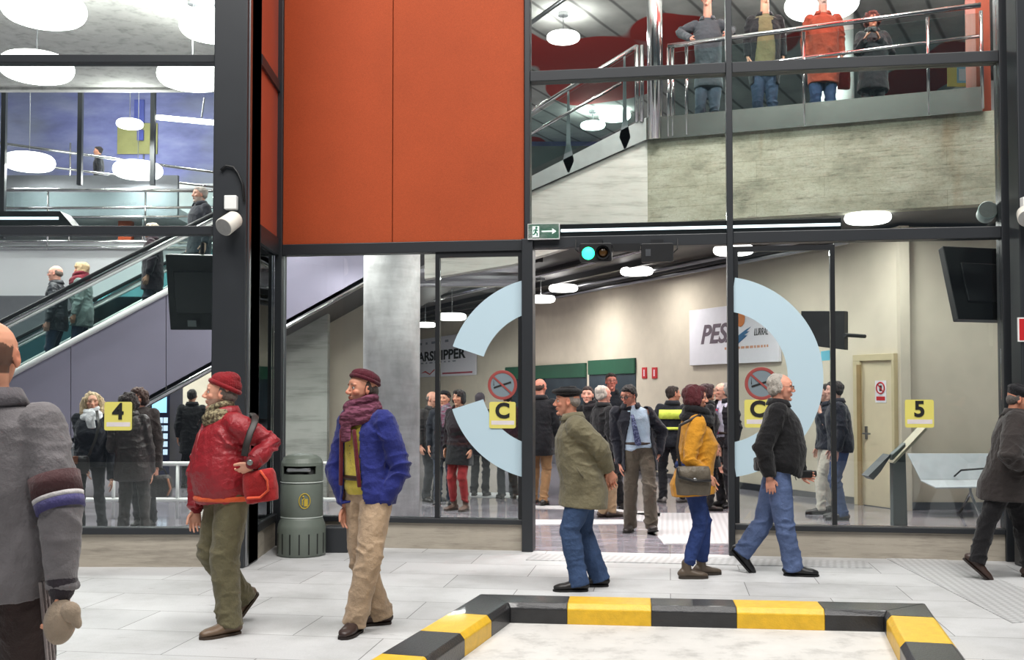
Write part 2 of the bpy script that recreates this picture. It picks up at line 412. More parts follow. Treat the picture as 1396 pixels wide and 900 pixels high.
# ---- left bay (world aligned plane y = YL)
def lz(py): return EYE + (HORIZON - py) / FP * YL
member(-16, cL, lz(83), lz(72), YL - .05, YL + .08, M=None, name='trim_15')
member(-16, cL, lz(320), lz(308), YL - .05, YL + .08, M=None, name='trim_16')
member(-16, cL, lz(727), lz(718), YL - .05, YL + .08, M=None, name='trim_17')
ST('wall_left', MB().box(-16, cL, YL - .02, YL + .1, 0, lz(727)), M_plinth)
w = empty('window_5', kind='structure')
for z0, z1 in ((lz(718), lz(320)), (lz(308), lz(83)), (lz(72), ZT)):
    build('pane', MB().box(-16, cL, YL + .01, YL + .022, z0, z1), M_glass, w)
ST('column', MB().box(cL, P(334, 500, 9.5).x, 9.5, 9.98, 0, ZT), M_frame, bevel=.01)
ST('trim_18', MB().box(P(334, 500, 9.55).x, P(340, 500, 9.6).x, 9.56, 9.98, 0, ZT), M_inoxd, bevel=.015)
ST('trim_19', MB().box(P(340, 500, 9.6).x, cR, 9.62, 9.98, 0, ZT), M_framed, bevel=.005)
# ---- return between bay and facade
FR = Frame((R0.x, R0.y, 0), (R1 - R0))
LR = (R1 - R0).length
ST('wall_return', MB().box(0, LR, -.01, .08, 0, Zb0), M_plinth, M=FR.m)
for i, (z0, z1) in enumerate(((Zb0, Zb1 + .02), (Zh0, Zh1 + .06), (Zu0, Zu1))):
    ST('trim_%d' % (20 + i), MB().box(0, LR, -.03, .08, z0, z1), M_frame, M=FR.m)
w = empty('window_6', M=FR.m, kind='structure'); build('pane', MB().box(.02, LR - .04, .01, .02, Zb1 + .02, Zh0), M_glass, w)
wr = empty('wall_return', M=FR.m, kind='structure')
M_orl = plain('orange_lacquer', (176, 84, 62), .22, 0, .5, .05, 2)
for z0, z1 in ((Zh1 + .06, Zu0), (Zu1, ZT)): build('cladding_panel', MB().box(.02, LR - .06, -.005, .03, z0, z1), M_orl, wr)

# ---- interior walls
M_ceild = plain('dark_deck', (92, 90, 90), .5, .3, .4, .15, 2)
FW = Frame((5.0, 14.7, 0), (.44, -1.0, 0)); WT = lambda px, py=520: FW.t(px, py)
wend = FW.w(.45, 0, 0)
ST('wall_right', MB().box(-30, .45, 0, .2, 0, 3.8), M_cream, M=FW.m)
ST('wall_right', MB().box(wend.x, 13, wend.y, wend.y + .2, 0, 3.8), M_cream)
ST('trim_30', MB().box(wend.x, wend.x + .13, wend.y - .12, wend.y, 0, 3.8), M_cream)
ST('baseboard_right', MB().box(wend.x + .13, 13, wend.y - .015, wend.y, 0, .1), M_inoxd)
ST('baseboard_right', MB().box(-30, .3, -.012, 0, 0, .09), M_inoxd, M=FW.m)
ST('wall_back', MB().box(-26, 0, 38, 38.3, 0, 5), M_cream)
M_wgrey = plain('pale_grey_wall', (205, 207, 210), .6, 0, .3, .04, 1)
ST('wall_left', MB().box(-26, -25.7, YL, 42, 0, 11), M_wgrey)
# low partition walls under the escalator
pA = P(445, 560, 17).x; pB = P(497, 560, 17).x
ST('wall_back', MB().box(pA, pB + .6, 17.0, 17.2, 0, 3.4), M_cream)
ST('wall_back', MB().box(P(386, 560, 16).x, P(446, 560, 16).x, 16.0, 16.2, 0, 2.8), concrete('reflection_grey', (158, 158, 152), (120, 120, 115), .6))  # grey colour stands in for a reflection over the pale wall
ST('wall_back', MB().box(P(228, 560, 21).x, P(372, 560, 21).x, 21.0, 21.2, 0, 3.7), M_cream)
M_dkwall = plain('dark_grey_wall', (88, 90, 95), .7)  # one even dark grey
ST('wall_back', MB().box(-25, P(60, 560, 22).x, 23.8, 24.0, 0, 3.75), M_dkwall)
# gallery slab = hall ceiling
BC = P(883, 300, 14.3); BR = P(1345, 280, 12.8); bd = (BR - BC); bd.z = 0; bd.normalize()
B2 = Vector((BC.x, BC.y, 0)) + bd * 6.5
mb = MB(); mb.prism([Vector((BC.x, BC.y + .25, 3.85)), Vector((B2.x, B2.y + .25, 3.85)), Vector((13, 42, 3.85)), Vector((-4.5, 42, 3.85)), Vector((-4.5, 24, 3.85)), Vector((BC.x - 2.2, 24, 3.85)), Vector((BC.x - 2.2, 14.6, 3.85))], (0, 0, 1.12)); mb.box(-26, -4.5, 24.2, 42, 3.8, 4.97)
ST('ceiling', mb, M_ceild)
mb = MB()
for i in range(7):
    mb.box(-25 + 0, -3.6 - .45 * i, -1.2 - i * .9, -1.12 - i * .9, 3.74, 3.85)
ST('trim_31', mb, M_framed, M=FW.m)
# pipes along the top of the hall wall
for k, (n, z, r, m) in enumerate([(-.25, 3.68, .045, M_inoxd), (-.42, 3.74, .06, M_framed), (-.7, 3.72, .04, M_inoxd), (-2.3, 3.7, .03, M_inox)]):
    mb = MB().tube([(-24, n, z), (-.2, n, z)], r, 10); ST('trim_%d' % (32 + k), mb, m, M=FW.m, smooth=True)
# upper ceilings
def mural_ceiling():
    m, nt, b = newmat('painted_concrete_ceiling'); v = coords(nt)
    w = N(nt, 'ShaderNodeTexWave'); w.wave_type = 'BANDS'; w.bands_direction = 'X'; w.inputs['Scale'].default_value = .55; w.inputs['Distortion'].default_value = .6
    nt.links.new(coords(nt, (1, 1, 1), (0, 0, .5)), w.inputs['Vector'])
    lines = ramp(nt, w.outputs[1], [(.0, lin((120, 118, 116))), (.06, lin((196, 194, 190))), (1, lin((206, 204, 200)))])
    n2 = noise(nt, v, 1.5, 7, .65); lines = mix(nt, 1.0, lines, ramp(nt, n2, [(.3, (.72, .72, .72, 1)), (.6, (1, 1, 1, 1))]), 'MULTIPLY')
    n = noise(nt, coords(nt, (1.0, .55, 1)), .42, 1.5, .4); msk = ramp(nt, n, [(.575, (0, 0, 0, 1)), (.582, (1, 1, 1, 1))])
    nt.links.new(mix(nt, msk, lines, lin((178, 34, 22))), b.inputs['Base Color']); b.inputs['Roughness'].default_value = .8
    return m
M_mural = mural_ceiling()
ST('ceiling', MB().box(-3.2, 14, 9.2, 27, 8.0, 8.3), M_mural)
mb = MB().box(-26, -3.2, 9.2, 22.2, 8.0, 8.3); ST('ceiling', mb, M_concc)
ST('ceiling', MB().box(-26, -3.2, 22.2, 27.3, 10.2, 10.4), M_concc)
ST('trim_40', MB().box(-26, -3.2, 22.2, 22.4, 7.95, 10.2), M_concc)
ST('ceiling', MB().box(-26, 14, 27.3, 42, 8.0, 8.2), M_concc)
def blue_wall():
    m, nt, b = newmat('blue_painted_concrete'); v = coords(nt)
    n = noise(nt, coords(nt, (.8, 1, 2.2)), 1.1, 7, .6)
    c = ramp(nt, n, [(.25, lin((70, 74, 116))), (.5, lin((98, 103, 150))), (.75, lin((126, 130, 168)))])
    n2 = noise(nt, coords(nt, (.35, 1, .6)), .8, 2); c = mix(nt, ramp(nt, n2, [(.6, (0, 0, 0, 1)), (.74, (.8, .8, .8, 1))]), c, lin((130, 136, 140)))
    nt.links.new(c, b.inputs['Base Color']); b.inputs['Roughness'].default_value = .6; return m
M_blue = blue_wall()
bw = empty('wall_back', kind='structure')
build('wall_surface', MB().box(-26, 2.5, 27, 27.3, 6.9, 10.3), M_blue, bw)
build('lower_wall', MB().box(-26, 2.5, 26.9, 27.3, 4.9, 6.9), M_wgrey, bw)
q = lambda px, py: P(px, py, 26.98)
a, b = q(160, 210), q(215, 168); build('yellow_patch', MB().box(a.x, b.x, 26.96, 27, a.z, b.z), plain('yellow_patch', (122, 122, 76), .7, vary=.2, nscale=2), bw)
a, b = q(183, 172), q(197, 136); build('blue_patch', MB().box(a.x, b.x, 26.96, 27, a.z, b.z), plain('blue_patch', (60, 70, 140), .7, vary=.2, nscale=2), bw)
a, b = q(188, 192), q(197, 178); build('blue_patch', MB().box(a.x, b.x, 26.9, 26.96, a.z, b.z), plain('blue_patch', (52, 60, 130), .7, vary=.2, nscale=2), bw)
ST('wall_back', MB().box(2.5, 14, 27, 27.3, 4.9, 8.0), M_wgrey)
for i, px in enumerate((6, 110, 209)):
    a = P(px, 240, 23.6); ST('trim_%d' % (41 + i), MB().box(a.x - .05, a.x + .05, 23.5, 23.6, 6.2 if i else 5.0, 8.9), M_frame)
# gallery edge, left
ST('wall_back', MB().box(-26, -4.5, 24.0, 24.2, 3.75, 5.0), M_wgrey)
# white wall at the right of the gallery
x0 = P(1150, 150, 18).x
mb = MB(); mb.prism([Vector((x0, 18, 4.97)), Vector((x0, 18, 5.6)), Vector((x0 + 2.1, 18, 6.9)), Vector((10, 18, 6.9)), Vector((10, 18, 4.97))], (0, .2, 0)); ST('wall_right', mb, M_white)
c = P(1136, 80, 16.6); ST('column', MB().lathe([(.31, 4.97), (.31, 8.0)], (c.x, 16.6, 0), 40), M_white, smooth=True)
c = P(1338, 80, 13.15); ST('column', MB().box(c.x - .09, c.x + .09, 13.1, 13.4, 4.97, 8.0), plain('rust_post', (132, 56, 34), .6))
# round concrete column in the hall
c = P(533.5, 600, 12.8); r = 38.5 / FP * 12.8
mb = MB(); mb.lathe([(r, 0), (r, 8.0)], (c.x, 12.8, 0), 64); ST('column', mb, M_conc2, smooth=True)
# ---- concrete parapet of the gallery, right
FB = Frame((BC.x, BC.y, 0), bd)
mb = MB().box(0, 6.5, 0, .25, 3.85, 4.98); ST('wall_gallery', mb, M_conc, M=FB.m)
mb = MB(); za = EYE + (HORIZON - 190) / FP * 14.3
xs = P(700, 260, 14.3).x
mb.prism([Vector((BC.x, 14.3, 3.85)), Vector((BC.x, 14.3, 4.98)), Vector((xs, 14.3, EYE + (HORIZON - 271) / FP * 14.3)), Vector((xs - 1.2, 14.3, 3.85 - .35)), Vector((xs - 1.2, 14.3, 3.1)), Vector((xs, 14.3, 3.3))], (0, .25, 0)); ST('wall_gallery', mb, concrete('pale_concrete', (214, 213, 205), (180, 178, 168)))
# shiny soffit and beam behind the column
a = P(572, 380, 16.5); b = P(720, 358, 16.5)
ST('trim_50', MB().box(a.x - .3, b.x, 16.5, 16.7, EYE + (HORIZON - 358) / FP * 16.5, EYE + (HORIZON - 335) / FP * 16.5), plain('brown_panel', (150, 132, 122), .4))
mb = MB(); zz = EYE + (HORIZON - 358) / FP * 16.5
mb.prism([Vector((a.x - .3, 16.4 + .5 * (1 - math.cos(t)), zz - .34 * math.sin(t))) for t in [i * math.pi / 2 / 10 for i in range(11)]] + [Vector((a.x - .3, 16.9, zz))], (b.x - a.x + .3, 0, 0)); ST('trim_51', mb, M_inox, smooth=False)
# floor strips
M_tact = plain('white_tactile', (196, 196, 198), .45, 0, .4, .08, 6)
def dotted(name, rgb, sc=28):
    m, nt, b = newmat(name); v = coords(nt, (1, 1, 1), (0, 0, TH))
    vo = N(nt, 'ShaderNodeTexVoronoi'); vo.inputs['Scale'].default_value = sc; vo.inputs['Randomness'].default_value = 0; nt.links.new(v, vo.inputs['Vector'])
    c = ramp(nt, vo.outputs['Distance'], [(.25, lin(rgb)), (.42, tuple(x * .72 for x in lin(rgb)[:3]) + (1,))]); nt.links.new(c, b.inputs['Base Color'])
    r = ramp(nt, vo.outputs['Distance'], [(.2, (1, 1, 1, 1)), (.45, (0, 0, 0, 1))]); nt.links.new(bump(nt, r, .5, .006), b.inputs['Normal']); b.inputs['Roughness'].default_value = .5; return m
M_dots = dotted('tactile_dots', (196, 197, 198), 16)
M_dotsi = dotted('tactile_dots_white', (198, 197, 200), 16)
def strip(name, pts, mat):
    mb = MB(); mb.prism([PZ(x, y, 0.0) for x, y in pts], (0, 0, .006)); return ST(name, mb, mat)
ST('trim_60', MB().box(T(728), T(1170), -.62, -.22, 0, .006), M_dots, M=FM.m)
strip('trim_61', [(1185, 750), (1262, 753), (1500, 842), (1380, 850)], M_dots)
strip('trim_62', [(728, 709), (860, 709), (860, 715), (728, 716)], M_tact)
strip('trim_63', [(850, 700), (1000, 700), (1000, 742), (905, 742), (880, 712), (850, 708)], M_dotsi)
strip('trim_64', [(728, 690), (790, 690), (900, 700), (900, 705), (790, 695), (728, 694)], M_tact)
strip('trim_65', [(640, 672), (712, 672), (712, 680), (640, 678)], M_tact)

# ================================================================ KERB ISLAND
M_ky = plain('yellow_road_paint', (226, 180, 34), .45, 0, .6, .10, 14, .7, .1)
M_kb = plain('black_road_paint', (30, 31, 34), .38, 0, .6, .25, 14, .9, .25)
def kerb():
    H = .14; W = .31
    A = PZ(652, 809, H); B = PZ(1264, 822, H); A.z = B.z = 0
    ex = (B - A).normalized(); d1 = (PZ(497, 900, H) - PZ(652, 809, H)); d1.z = 0; d1.normalize()
    d2 = (PZ(1317, 893, H) - PZ(1264, 822, H)); d2.z = 0; d2.normalize()
    n0 = Vector((ex.y, -ex.x, 0));                       # towards the camera
    n1 = Vector((-d1.y, d1.x, 0)); n1 = n1 if n1.dot(ex) > 0 else -n1
    n2 = Vector((-d2.y, d2.x, 0)); n2 = n2 if n2.dot(ex) < 0 else -n2
    def isect(p, d, q_, e):
        m = Matrix(((d.x, -e.x), (d.y, -e.y))); s = m.inverted() @ Vector((q_.x - p.x, q_.y - p.y)); return p + d * s.x
    Ai = isect(A + n0 * W, ex, A + n1 * W, d1); Bi = isect(B + n0 * W, ex, B + n2 * W, d2)
    root = empty('kerb', A, label='raised kerb painted in black and yellow bands around the bay in front', category='kerb')
    def seg(name, o0, o1, i0, i1, mat, dsc=None):
        mb = MB(); ch = .03
        def sec(o, i):
            n = (i - o).normalized()
            return [o, o + Vector((0, 0, H - ch)), o + n * ch + Vector((0, 0, H)), i - n * ch + Vector((0, 0, H)), i + Vector((0, 0, H - ch * 1.2)) , i + Vector((0, 0, 0))]
        a, b = sec(o0, i0), sec(o1, i1); vs = [v - A for v in a + b]; k = 6
        mb.add(vs, [tuple(range(k))[::-1], tuple(range(k, 2 * k))] + [(j, (j + 1) % k, (j + 1) % k + k, j + k) for j in range(k)])
        return build(name, mb, mat, root, bevel=.006, **({'label': dsc} if dsc else {}))
    # back run: positions of colour changes along ex, from pixels on the top edge
    L = (B - A).length; Li = (Bi - Ai).dot(ex); off = (Ai - A).dot(ex)
    cuts = [((PZ(px, 812 + (px - 652) * .021, H) - A).dot(ex)) for px in (776, 887, 1000, 1116)]
    prev_o, prev_i = A, Ai
    for k, c_ in enumerate(cuts + [None]):
        o = A + ex * c_ if c_ is not None else B; i = (A + ex * c_ + n0 * W) if c_ is not None else Bi
        y = k % 2 == 1; seg('yellow_band' if y else 'black_band', prev_o, o, prev_i, i, M_ky if y else M_kb); prev_o, prev_i = o, i
    for (S, Si, d, n, pxs) in ((A, Ai, d1, n1, [(608, 835), (567, 859)]), (B, Bi, d2, n2, [(1279, 842), (1306, 878)])):
        cs = [(PZ(x, y, H) - S).dot(d) for x, y in pxs]; w_ = cs[1] - cs[0]; cs += [cs[1] + w_ * 1.1, cs[1] + w_ * 2.1, cs[1] + w_ * 3.2]
        po, pi = S, Si
        for k, c_ in enumerate(cs):
            o = S + d * c_; i = o + n * W; y = k % 2 == 1
            seg('yellow_band' if y else 'black_band', po, o, pi, i, M_ky if y else M_kb); po, pi = o, i
    mb = MB(); mb.prism([Ai, Bi, Bi + d2 * 5, Ai + d1 * 5], (0, 0, .004)); ST('floor', mb, concrete('bay_concrete', (206, 204, 200), (184, 182, 178), 1.2, .7, False))
kerb()

# ================================================================ LAMPS
def disc_lamp(px, py, w, Y=None, D=.58, ceil=None, label='', group=None, t=.13, pw=None, up=0):
    Y = Y or D * FP / w; D = w * Y / FP; c = P(px, py, Y); r = D / 2; t = t * D / .58
    o = empty('ceiling_lamp', c, label=label, category='lamp', group=group)
    pr = [(0, -t / 2), (r * .75, -t / 2)] + [(r - t * .5 + t * .5 * math.cos(a), t / 2 * math.sin(a)) for a in [(-80 + 20 * i) * math.pi / 180 for i in range(9)]] + [(r * .75, t / 2), (0, t / 2)]
    build('diffuser', MB().lathe(pr, n=40), M_lamp, o, smooth=True)
    l_ = disk(c.x, c.y, c.z - t / 2 - .01, D * .96, pw or 112 * D * D); l_.name = 'lamp_light'; l_.parent = o; l_.location = (0, 0, -t / 2 - .01)
    if up: u_ = disk(0, 0, 0, D * .9, up); u_.name = 'lamp_uplight'; u_.parent = o; u_.location = (0, 0, t / 2 + .01); u_.rotation_euler = (math.pi, 0, 0)
    top = (ceil or (c.z + .3)) - c.z
    if top > t / 2 + .02: build('stem', MB().lathe([(.009, t / 2), (.009, top - .06), (.09, top - .06), (.09, top)], n=16), M_inoxd, o)
    return o
for px, py, w, n in [(868, 370, 45, 'third from the left door post'), (768, 393, 40, 'second from the left door post'), (737, 408, 40, 'beside the left door post'),
                     (1000, 341, 55, 'crossed by the right door post'), (1183, 297, 62, 'just above the header right of the door')]:
    disc_lamp(px, py, w, None, .58, 3.85, 'round white lamp under the dark hall ceiling, ' + n, 'round lamps of the ground floor hall')
for px, py, w, Y, n in [(481, 464, 32, 26, 'left of the round concrete column'), (442, 472, 30, 28, 'farther left under the escalator soffit'), (580, 443, 28, 25, 'directly right of the round concrete column'), (616, 432, 40, 21, 'above the shipping sign'),
                        (355, 408, 22, 24, 'upper one seen in the narrow return pane'), (355, 435, 22, 28, 'lower one seen in the narrow return pane')]:
    disc_lamp(px, py, w, Y, .58, 3.8 if py < 450 else None, 'small round lamp deep in the hall, ' + n, 'round lamps of the ground floor hall')
for px, py, w, Y, n in [(60, 12, 112, None, 'largest, cut by the top left of the view'), (50, 92, 98, None, 'below the upper transom, far left'), (292, 36, 94, None, 'beside the dark column at the top'), (262, 103, 94, None, 'beside the dark column under the upper transom'),
                        (40, 221, 67, None, 'in front of the blue wall at left'), (188, 232, 66, None, 'in front of the blue wall beside a thin post'), (177, 169, 36, 22.5, 'small one highest on the blue wall'), (172, 256, 52, 26, 'low one half behind the gallery rail')]:
    disc_lamp(px, py, w, Y, 1.12, {40: 10.2, 188: 10.2, 177: 10.2, 172: None}.get(px, 8.0), 'big round white lamp hanging upstairs, ' + n, 'round lamps over the left gallery', .17, 150, 28)
for px, py, w, Y, n in [(768, 51, 46, 17.8, 'above the stair rail beside the mullion'), (873, 54, 34, 20, 'left of the steel column'), (838, 158, 44, 24, 'standing for a stair glass reflection, upper'), (808, 171, 34, 24, 'standing for a stair glass reflection, lower'), (1120, 6, 100, 15.4, 'behind the man in the rust jacket')]:  # the stair glass pair are reflections, built as added lamps
    disc_lamp(px, py, w, Y, .58, 8.0, 'round white lamp under the painted ceiling, ' + n, 'round lamps over the right gallery', .13, 110, 12)
# small downlights on the cream wall side (recessed spots)
s = P(262, 163, 22); a = P(215, 160, 24); b = P(300, 168, 23)
o = empty('tube_light', a, label='long thin tube light on the blue wall left of the dark column', category='lamp')
build('tube', MB().tube([(0, 0, 0), b - a], .06, 12), M_lamp, o, smooth=True); build('fixing', MB().tube([(1.0, 0, .0), (1.0, .2, .5)], .02), M_inoxd, o)

# ================================================================ ESCALATOR
YE = 15.2
def e(px, py, Y=YE): return P(px, py, Y)
def rail_tube(name, pts, r, mat, root, n=10):
    return build(name, MB().tube([Vector(p) - root.location for p in pts], r, n), mat, root, smooth=True)
M_escal = plain('lilac_steel_panel', (136, 130, 148), .36, .45, .5, .08, .8)
M_esc2 = plain('soffit_panel', (84, 82, 82), .5, .2, .5, .06, 1)
esc = empty('escalator', e(200, 480), label='long escalator climbing to the right behind the left glass', category='escalator'); O = esc.location
top = lambda px, Y=YE: e(px, 521 - .533 * px, Y); bot = lambda px: e(px, 661.5 - .5528 * px)
def epoly(pts, d=(0, .08, 0)): return MB().prism([p - O for p in pts], d)
for a, b in ((-140, 96), (97, 226), (227, 380), (381, 620)):
    build('side_panel', epoly([top(a), bot(a), bot(b), top(b)]), M_escal, esc)
mb = MB(); mb.prism([bot(-140) - O, bot(300) - O, bot(300) - O + Vector((0, .3, 0)), bot(-140) - O + Vector((0, .3, 0))], (0, 0, .1)); pts = [bot(300), bot(620)]
mb.prism([pts[0] - O, pts[1] - O, pts[1] - O + Vector((0, 6, 0)), pts[0] - O + Vector((0, 6, 0))], (0, 0, .1)); build('soffit', mb, M_esc2, esc)
build('edge_strip', MB().tube([bot(-140) - O + Vector((0, -.03, 0)), bot(620) - O + Vector((0, -.03, 0))], .035, 8), M_inox, esc, smooth=True)
build('skirt_rail', MB().tube([top(-140) - O + Vector((0, -.02, .02)), top(620) - O + Vector((0, -.02, .02))], .045, 8), M_white, esc, smooth=True)
hr = lambda px, Y=YE: e(px, 438 - .508 * px, Y)
for k, Y in enumerate((YE + .05, YE + 1.3)):
    dy = Vector((0, Y - YE, 0))
    def tp(px): return top(px) + dy
    def hd(px): return hr(px) + dy
    build('balustrade_glass', epoly([tp(-140), hd(-140), hd(620), tp(620)], (0, .015, 0)) if k else epoly([tp(-140), hd(-140), hd(620), tp(620)], (0, .015, 0)), M_glassteal if k else M_glassi, esc)
    rail_tube('handrail', [hd(-140), hd(620)], .032, M_black, esc)
    rail_tube('handrail_profile', [hd(-140) - Vector((0, 0, .075)), hd(620) - Vector((0, 0, .075))], .03, M_inox, esc)
    rail_tube('handrail_light', [hd(-140) - Vector((0, 0, .13)), hd(620) - Vector((0, 0, .13))], .02, M_white, esc)
rail_tube('inner_rail', [top(-140) + Vector((0, 1.25, .42)), top(620) + Vector((0, 1.25, .42))], .03, M_white, esc)
rail_tube('inner_rail', [top(-140) + Vector((0, 1.25, .30)), top(620) + Vector((0, 1.25, .30))], .025, M_white, esc)
mb = MB(); sl = (top(600) - top(-100)); nst = 46
for i in range(nst):
    p = top(-130) + (top(620) - top(-130)) * (i / nst) - Vector((0, 0, .42)); q_ = (top(620) - top(-130)) / nst
    mb.box(p.x - O.x, p.x - O.x + q_.x * 1.02, .12, 1.25, p.z - O.z - .2, p.z - O.z + q_.z * .0 + .0)
build('steps', mb, M_inoxd, esc, label='grooved steel steps')
STEP = lambda px: (top(px).z - .42)

# ================================================================ RAILS
def railing(name, posts, rails, glass, root_loc, label, diamond=False, cat='railing', post_r=.022, fix=None):
    o = empty(name, root_loc, label=label, category=cat); L_ = Vector(root_loc)
    for a, b in posts:
        if diamond:
            mb = MB(); h = (b - a); w_ = .05
            prof = [(.012, 0), (.075, .16), (.03, .38), (.012, h.length)]
            v = [Vector((s_ * r_, 0, z_)) for s_, seq in ((1, prof), (-1, prof[::-1])) for r_, z_ in seq]
            mb.prism([a - L_ + x for x in v], (0, .03, 0)); build('post', mb, M_inoxd, o)
        else: build('post', MB().tube([a - L_, b - L_], post_r), M_inox, o, smooth=True)
    for a, b, r in rails: build('rail', MB().tube([a - L_, b - L_], r), M_inox, o, smooth=True)
    for quad in glass: build('glass_panel', MB().prism([p - L_ for p in quad], (0, .012, 0)), M_glassi, o)
    return o
# gallery rail right (on the parapet)
bp = lambda t, z, n=-.02: FB.w(t, n, z)
tt = lambda px: FB.t(px, 150)
ts = [tt(937), tt(1097), tt(1266)]; te = tt(1339)
root = bp(0.1, 4.98)
rl = railing('gallery_railing', [(bp(t, 5.0, -.04), bp(t, 6.2, -.04)) for t in [tt(912), tt(918)] + ts + [te]],
             [(bp(tt(912), 6.22, -.05), bp(te, 6.27, -.05), .032), (bp(tt(915), 5.84), bp(te, 5.9), .022)],
             [[bp(tt(920), 5.2, .02), bp(tt(920), 6.15, .02), bp(te, 6.2, .02), bp(te, 5.2, .02)]], root, 'stainless gallery railing with glass above the concrete parapet, people leaning on it')
for a, b in ((0, ts[1]), (ts[1] + .01, ts[2]), (ts[2] + .01, te)):
    mb = MB().prism([bp(a, 4.97, -.06) - root, bp(a, 5.27, -.06) - root, bp(b, 5.27, -.06) - root, bp(b, 4.97, -.06) - root], (0, .02, 0)); build('kick_plate', mb, plain('mirror_steel', (170, 173, 166), .2, .9), rl)
# stair rail left of the corner
sp = lambda px, py: P(px, py, 14.25)
L0 = sp(720, 261)
rs = railing('stair_railing', [(sp(775, 235), sp(778, 119)), (sp(852, 203), sp(854, 76))], [(sp(700, 167), sp(868, 63), .03), (sp(700, 196), sp(847, 113), .022)],
             [[sp(705, 240), sp(705, 172), sp(866, 70), sp(866, 165)]], L0, 'sloping stair railing with kite shaped posts left of the steel column', True)
for px in (868, 875): build('newel_post', MB().tube([sp(px, 166) - L0, sp(px, 62) - L0], .03), M_inox, rs, smooth=True)
build('kick_plate', MB().prism([sp(705, 250) - L0, sp(705, 268) - L0, sp(881, 190) - L0, sp(881, 160) - L0], (0, .02, 0)), plain('satin_steel', (206, 208, 206), .28, .7), rs)
c = P(895, 100, 14.1); o = ST('column', MB().lathe([(.105, 4.98), (.105, 8.0)], (c.x, 14.25, 0), 32), M_inox, smooth=True)
a = P(728, 28, 16); b = P(770, -2, 16); ST('trim_70', MB().tube([a - (b - a), b + (b - a) * 3], .035), M_inoxd, smooth=True)
# left gallery rail
gl = lambda px, z, Y=23.9: Vector((P(px, 300, Y).x, Y, z))
z_ = lambda py, Y=23.9: EYE + (HORIZON - py) / FP * Y
railing('gallery_railing', [(gl(x, 4.8), gl(x, z_(258))) for x in (-200, 65, 198)], [(gl(-260, z_(256)), gl(400, z_(259)), .04), (gl(-260, z_(284)), gl(400, z_(281)), .03), (gl(-260, z_(297)), gl(400, z_(293)), .025), (gl(-260, z_(328)), gl(400, z_(330)), .035), (gl(-260, z_(336)), gl(400, z_(337)), .03)],
        [[gl(-260, 5.1), gl(-260, 6.1), gl(400, 6.1), gl(400, 5.1)]], gl(0, 4.9), 'long stainless gallery railing with glass above the pale wall at left')
zr = lambda py: EYE + (HORIZON - py) / FP * 25.5
railing('ramp_railing', [(Vector((P(96, 200, 25.5).x, 25.5, 5)), P(96, 195, 25.5)), (Vector((P(196, 200, 25.5).x, 25.5, 5)), P(196, 210, 25.5))], [(P(-200, 168, 25.5), P(300, 236, 25.5), .035), (P(-200, 195, 25.5), P(300, 256, 25.5), .03)], [], Vector((P(96, 200, 25.5).x, 25.5, 5)), 'sloping steel ramp railing in front of the blue wall')
c = P(172, 300, 25.8); ST('column', MB().box(c.x - .16, c.x + .16, 25.7, 25.9, 4.97, 6.75), M_orange)
# low rail on the ground floor
yr = 13.3; rz = lambda py: EYE + (HORIZON - py) / FP * yr
X = lambda px: P(px, 650, yr).x
o = empty('barrier_rail', (X(242), yr, 0), label='white two bar barrier rail on the hall floor behind the left glass', category='railing')
for px in (-60, 60, 155, 242, 340, 430): build('post', MB().tube([(X(px) - X(242), 0, 0), (X(px) - X(242), 0, rz(634))], .022), M_white, o, smooth=True)
for py in (632, 681): build('rail', MB().tube([(X(-150) - X(242), 0, rz(py)), (X(462) - X(242), 0, rz(py))], .028), M_white, o, smooth=True)
# ================================================================ SIGNS AND FITTINGS
def text(name, body, size, mat, parent, M, thick=.0, shear=0, extr=.002, align='CENTER'):
    cu = bpy.data.curves.new('t', 'FONT'); cu.body = body; cu.size = size; cu.offset = thick; cu.shear = shear; cu.extrude = extr; cu.align_x = align; cu.align_y = 'CENTER'; cu.resolution_u = 4
    o = bpy.data.objects.new('t', cu); COL.objects.link(o); dg = bpy.context.evaluated_depsgraph_get(); me = bpy.data.meshes.new_from_object(o.evaluated_get(dg)); bpy.data.objects.remove(o)
    me.materials.clear(); me.materials.append(mat); return link(name, me, parent, M)
RX = Matrix.Rotation(math.pi / 2, 4, 'X')
def at(x, y, z, sx=1.0): return Matrix.Translation((x, y, z)) @ RX @ Matrix.Diagonal((sx, 1, 1, 1))
M_ink = plain('black_ink', (18, 18, 18), .6); M_yel = plain('yellow_vinyl', (216, 206, 106), .5, vary=.02); M_red = plain('red_vinyl', (186, 28, 34), .5, vary=.02)
M_pap = plain('white_paper', (228, 226, 232), .6, vary=.02); M_grn = plain('green_vinyl', (22, 104, 78), .5, vary=.02); M_blu = plain('blue_ink', (22, 92, 138), .5); M_lil = plain('pale_lilac', (212, 204, 206), .6)
def rounded(x0, x1, z0, z1, r, y, d):
    pts = []
    for cx, cz, a0 in ((x1 - r, z1 - r, 0), (x0 + r, z1 - r, 90), (x0 + r, z0 + r, 180), (x1 - r, z0 + r, 270)):
        for i in range(5): a = math.radians(a0 + i * 22.5); pts.append(Vector((cx + r * math.cos(a), y, cz + r * math.sin(a))))
    return MB().prism(pts, (0, d, 0))
def sticker(F, x0, x1, y0, y1, ch, label, n=-.04):
    a = F.tz(x0, y1, n); b = F.tz(x1, y0, n); w = b[0] - a[0]; h = b[1] - a[1]
    M = F.m @ Matrix.Translation((a[0], n, a[1]))
    o = empty('bay_sign', M=M, label=label, category='sign', group='yellow square door and bay signs')
    build('plate', rounded(0, w, 0, h, .02, 0, .006), M_yel, o)
    build('pale_band', MB().box(.02, w - .015, -.001, 0, .035, .29 * h), M_lil, o)
    text('character', ch, h * .78, M_ink, o, at(w * .5, -.003, h * .64), .006 if ch != 'C' else .008)
    return o
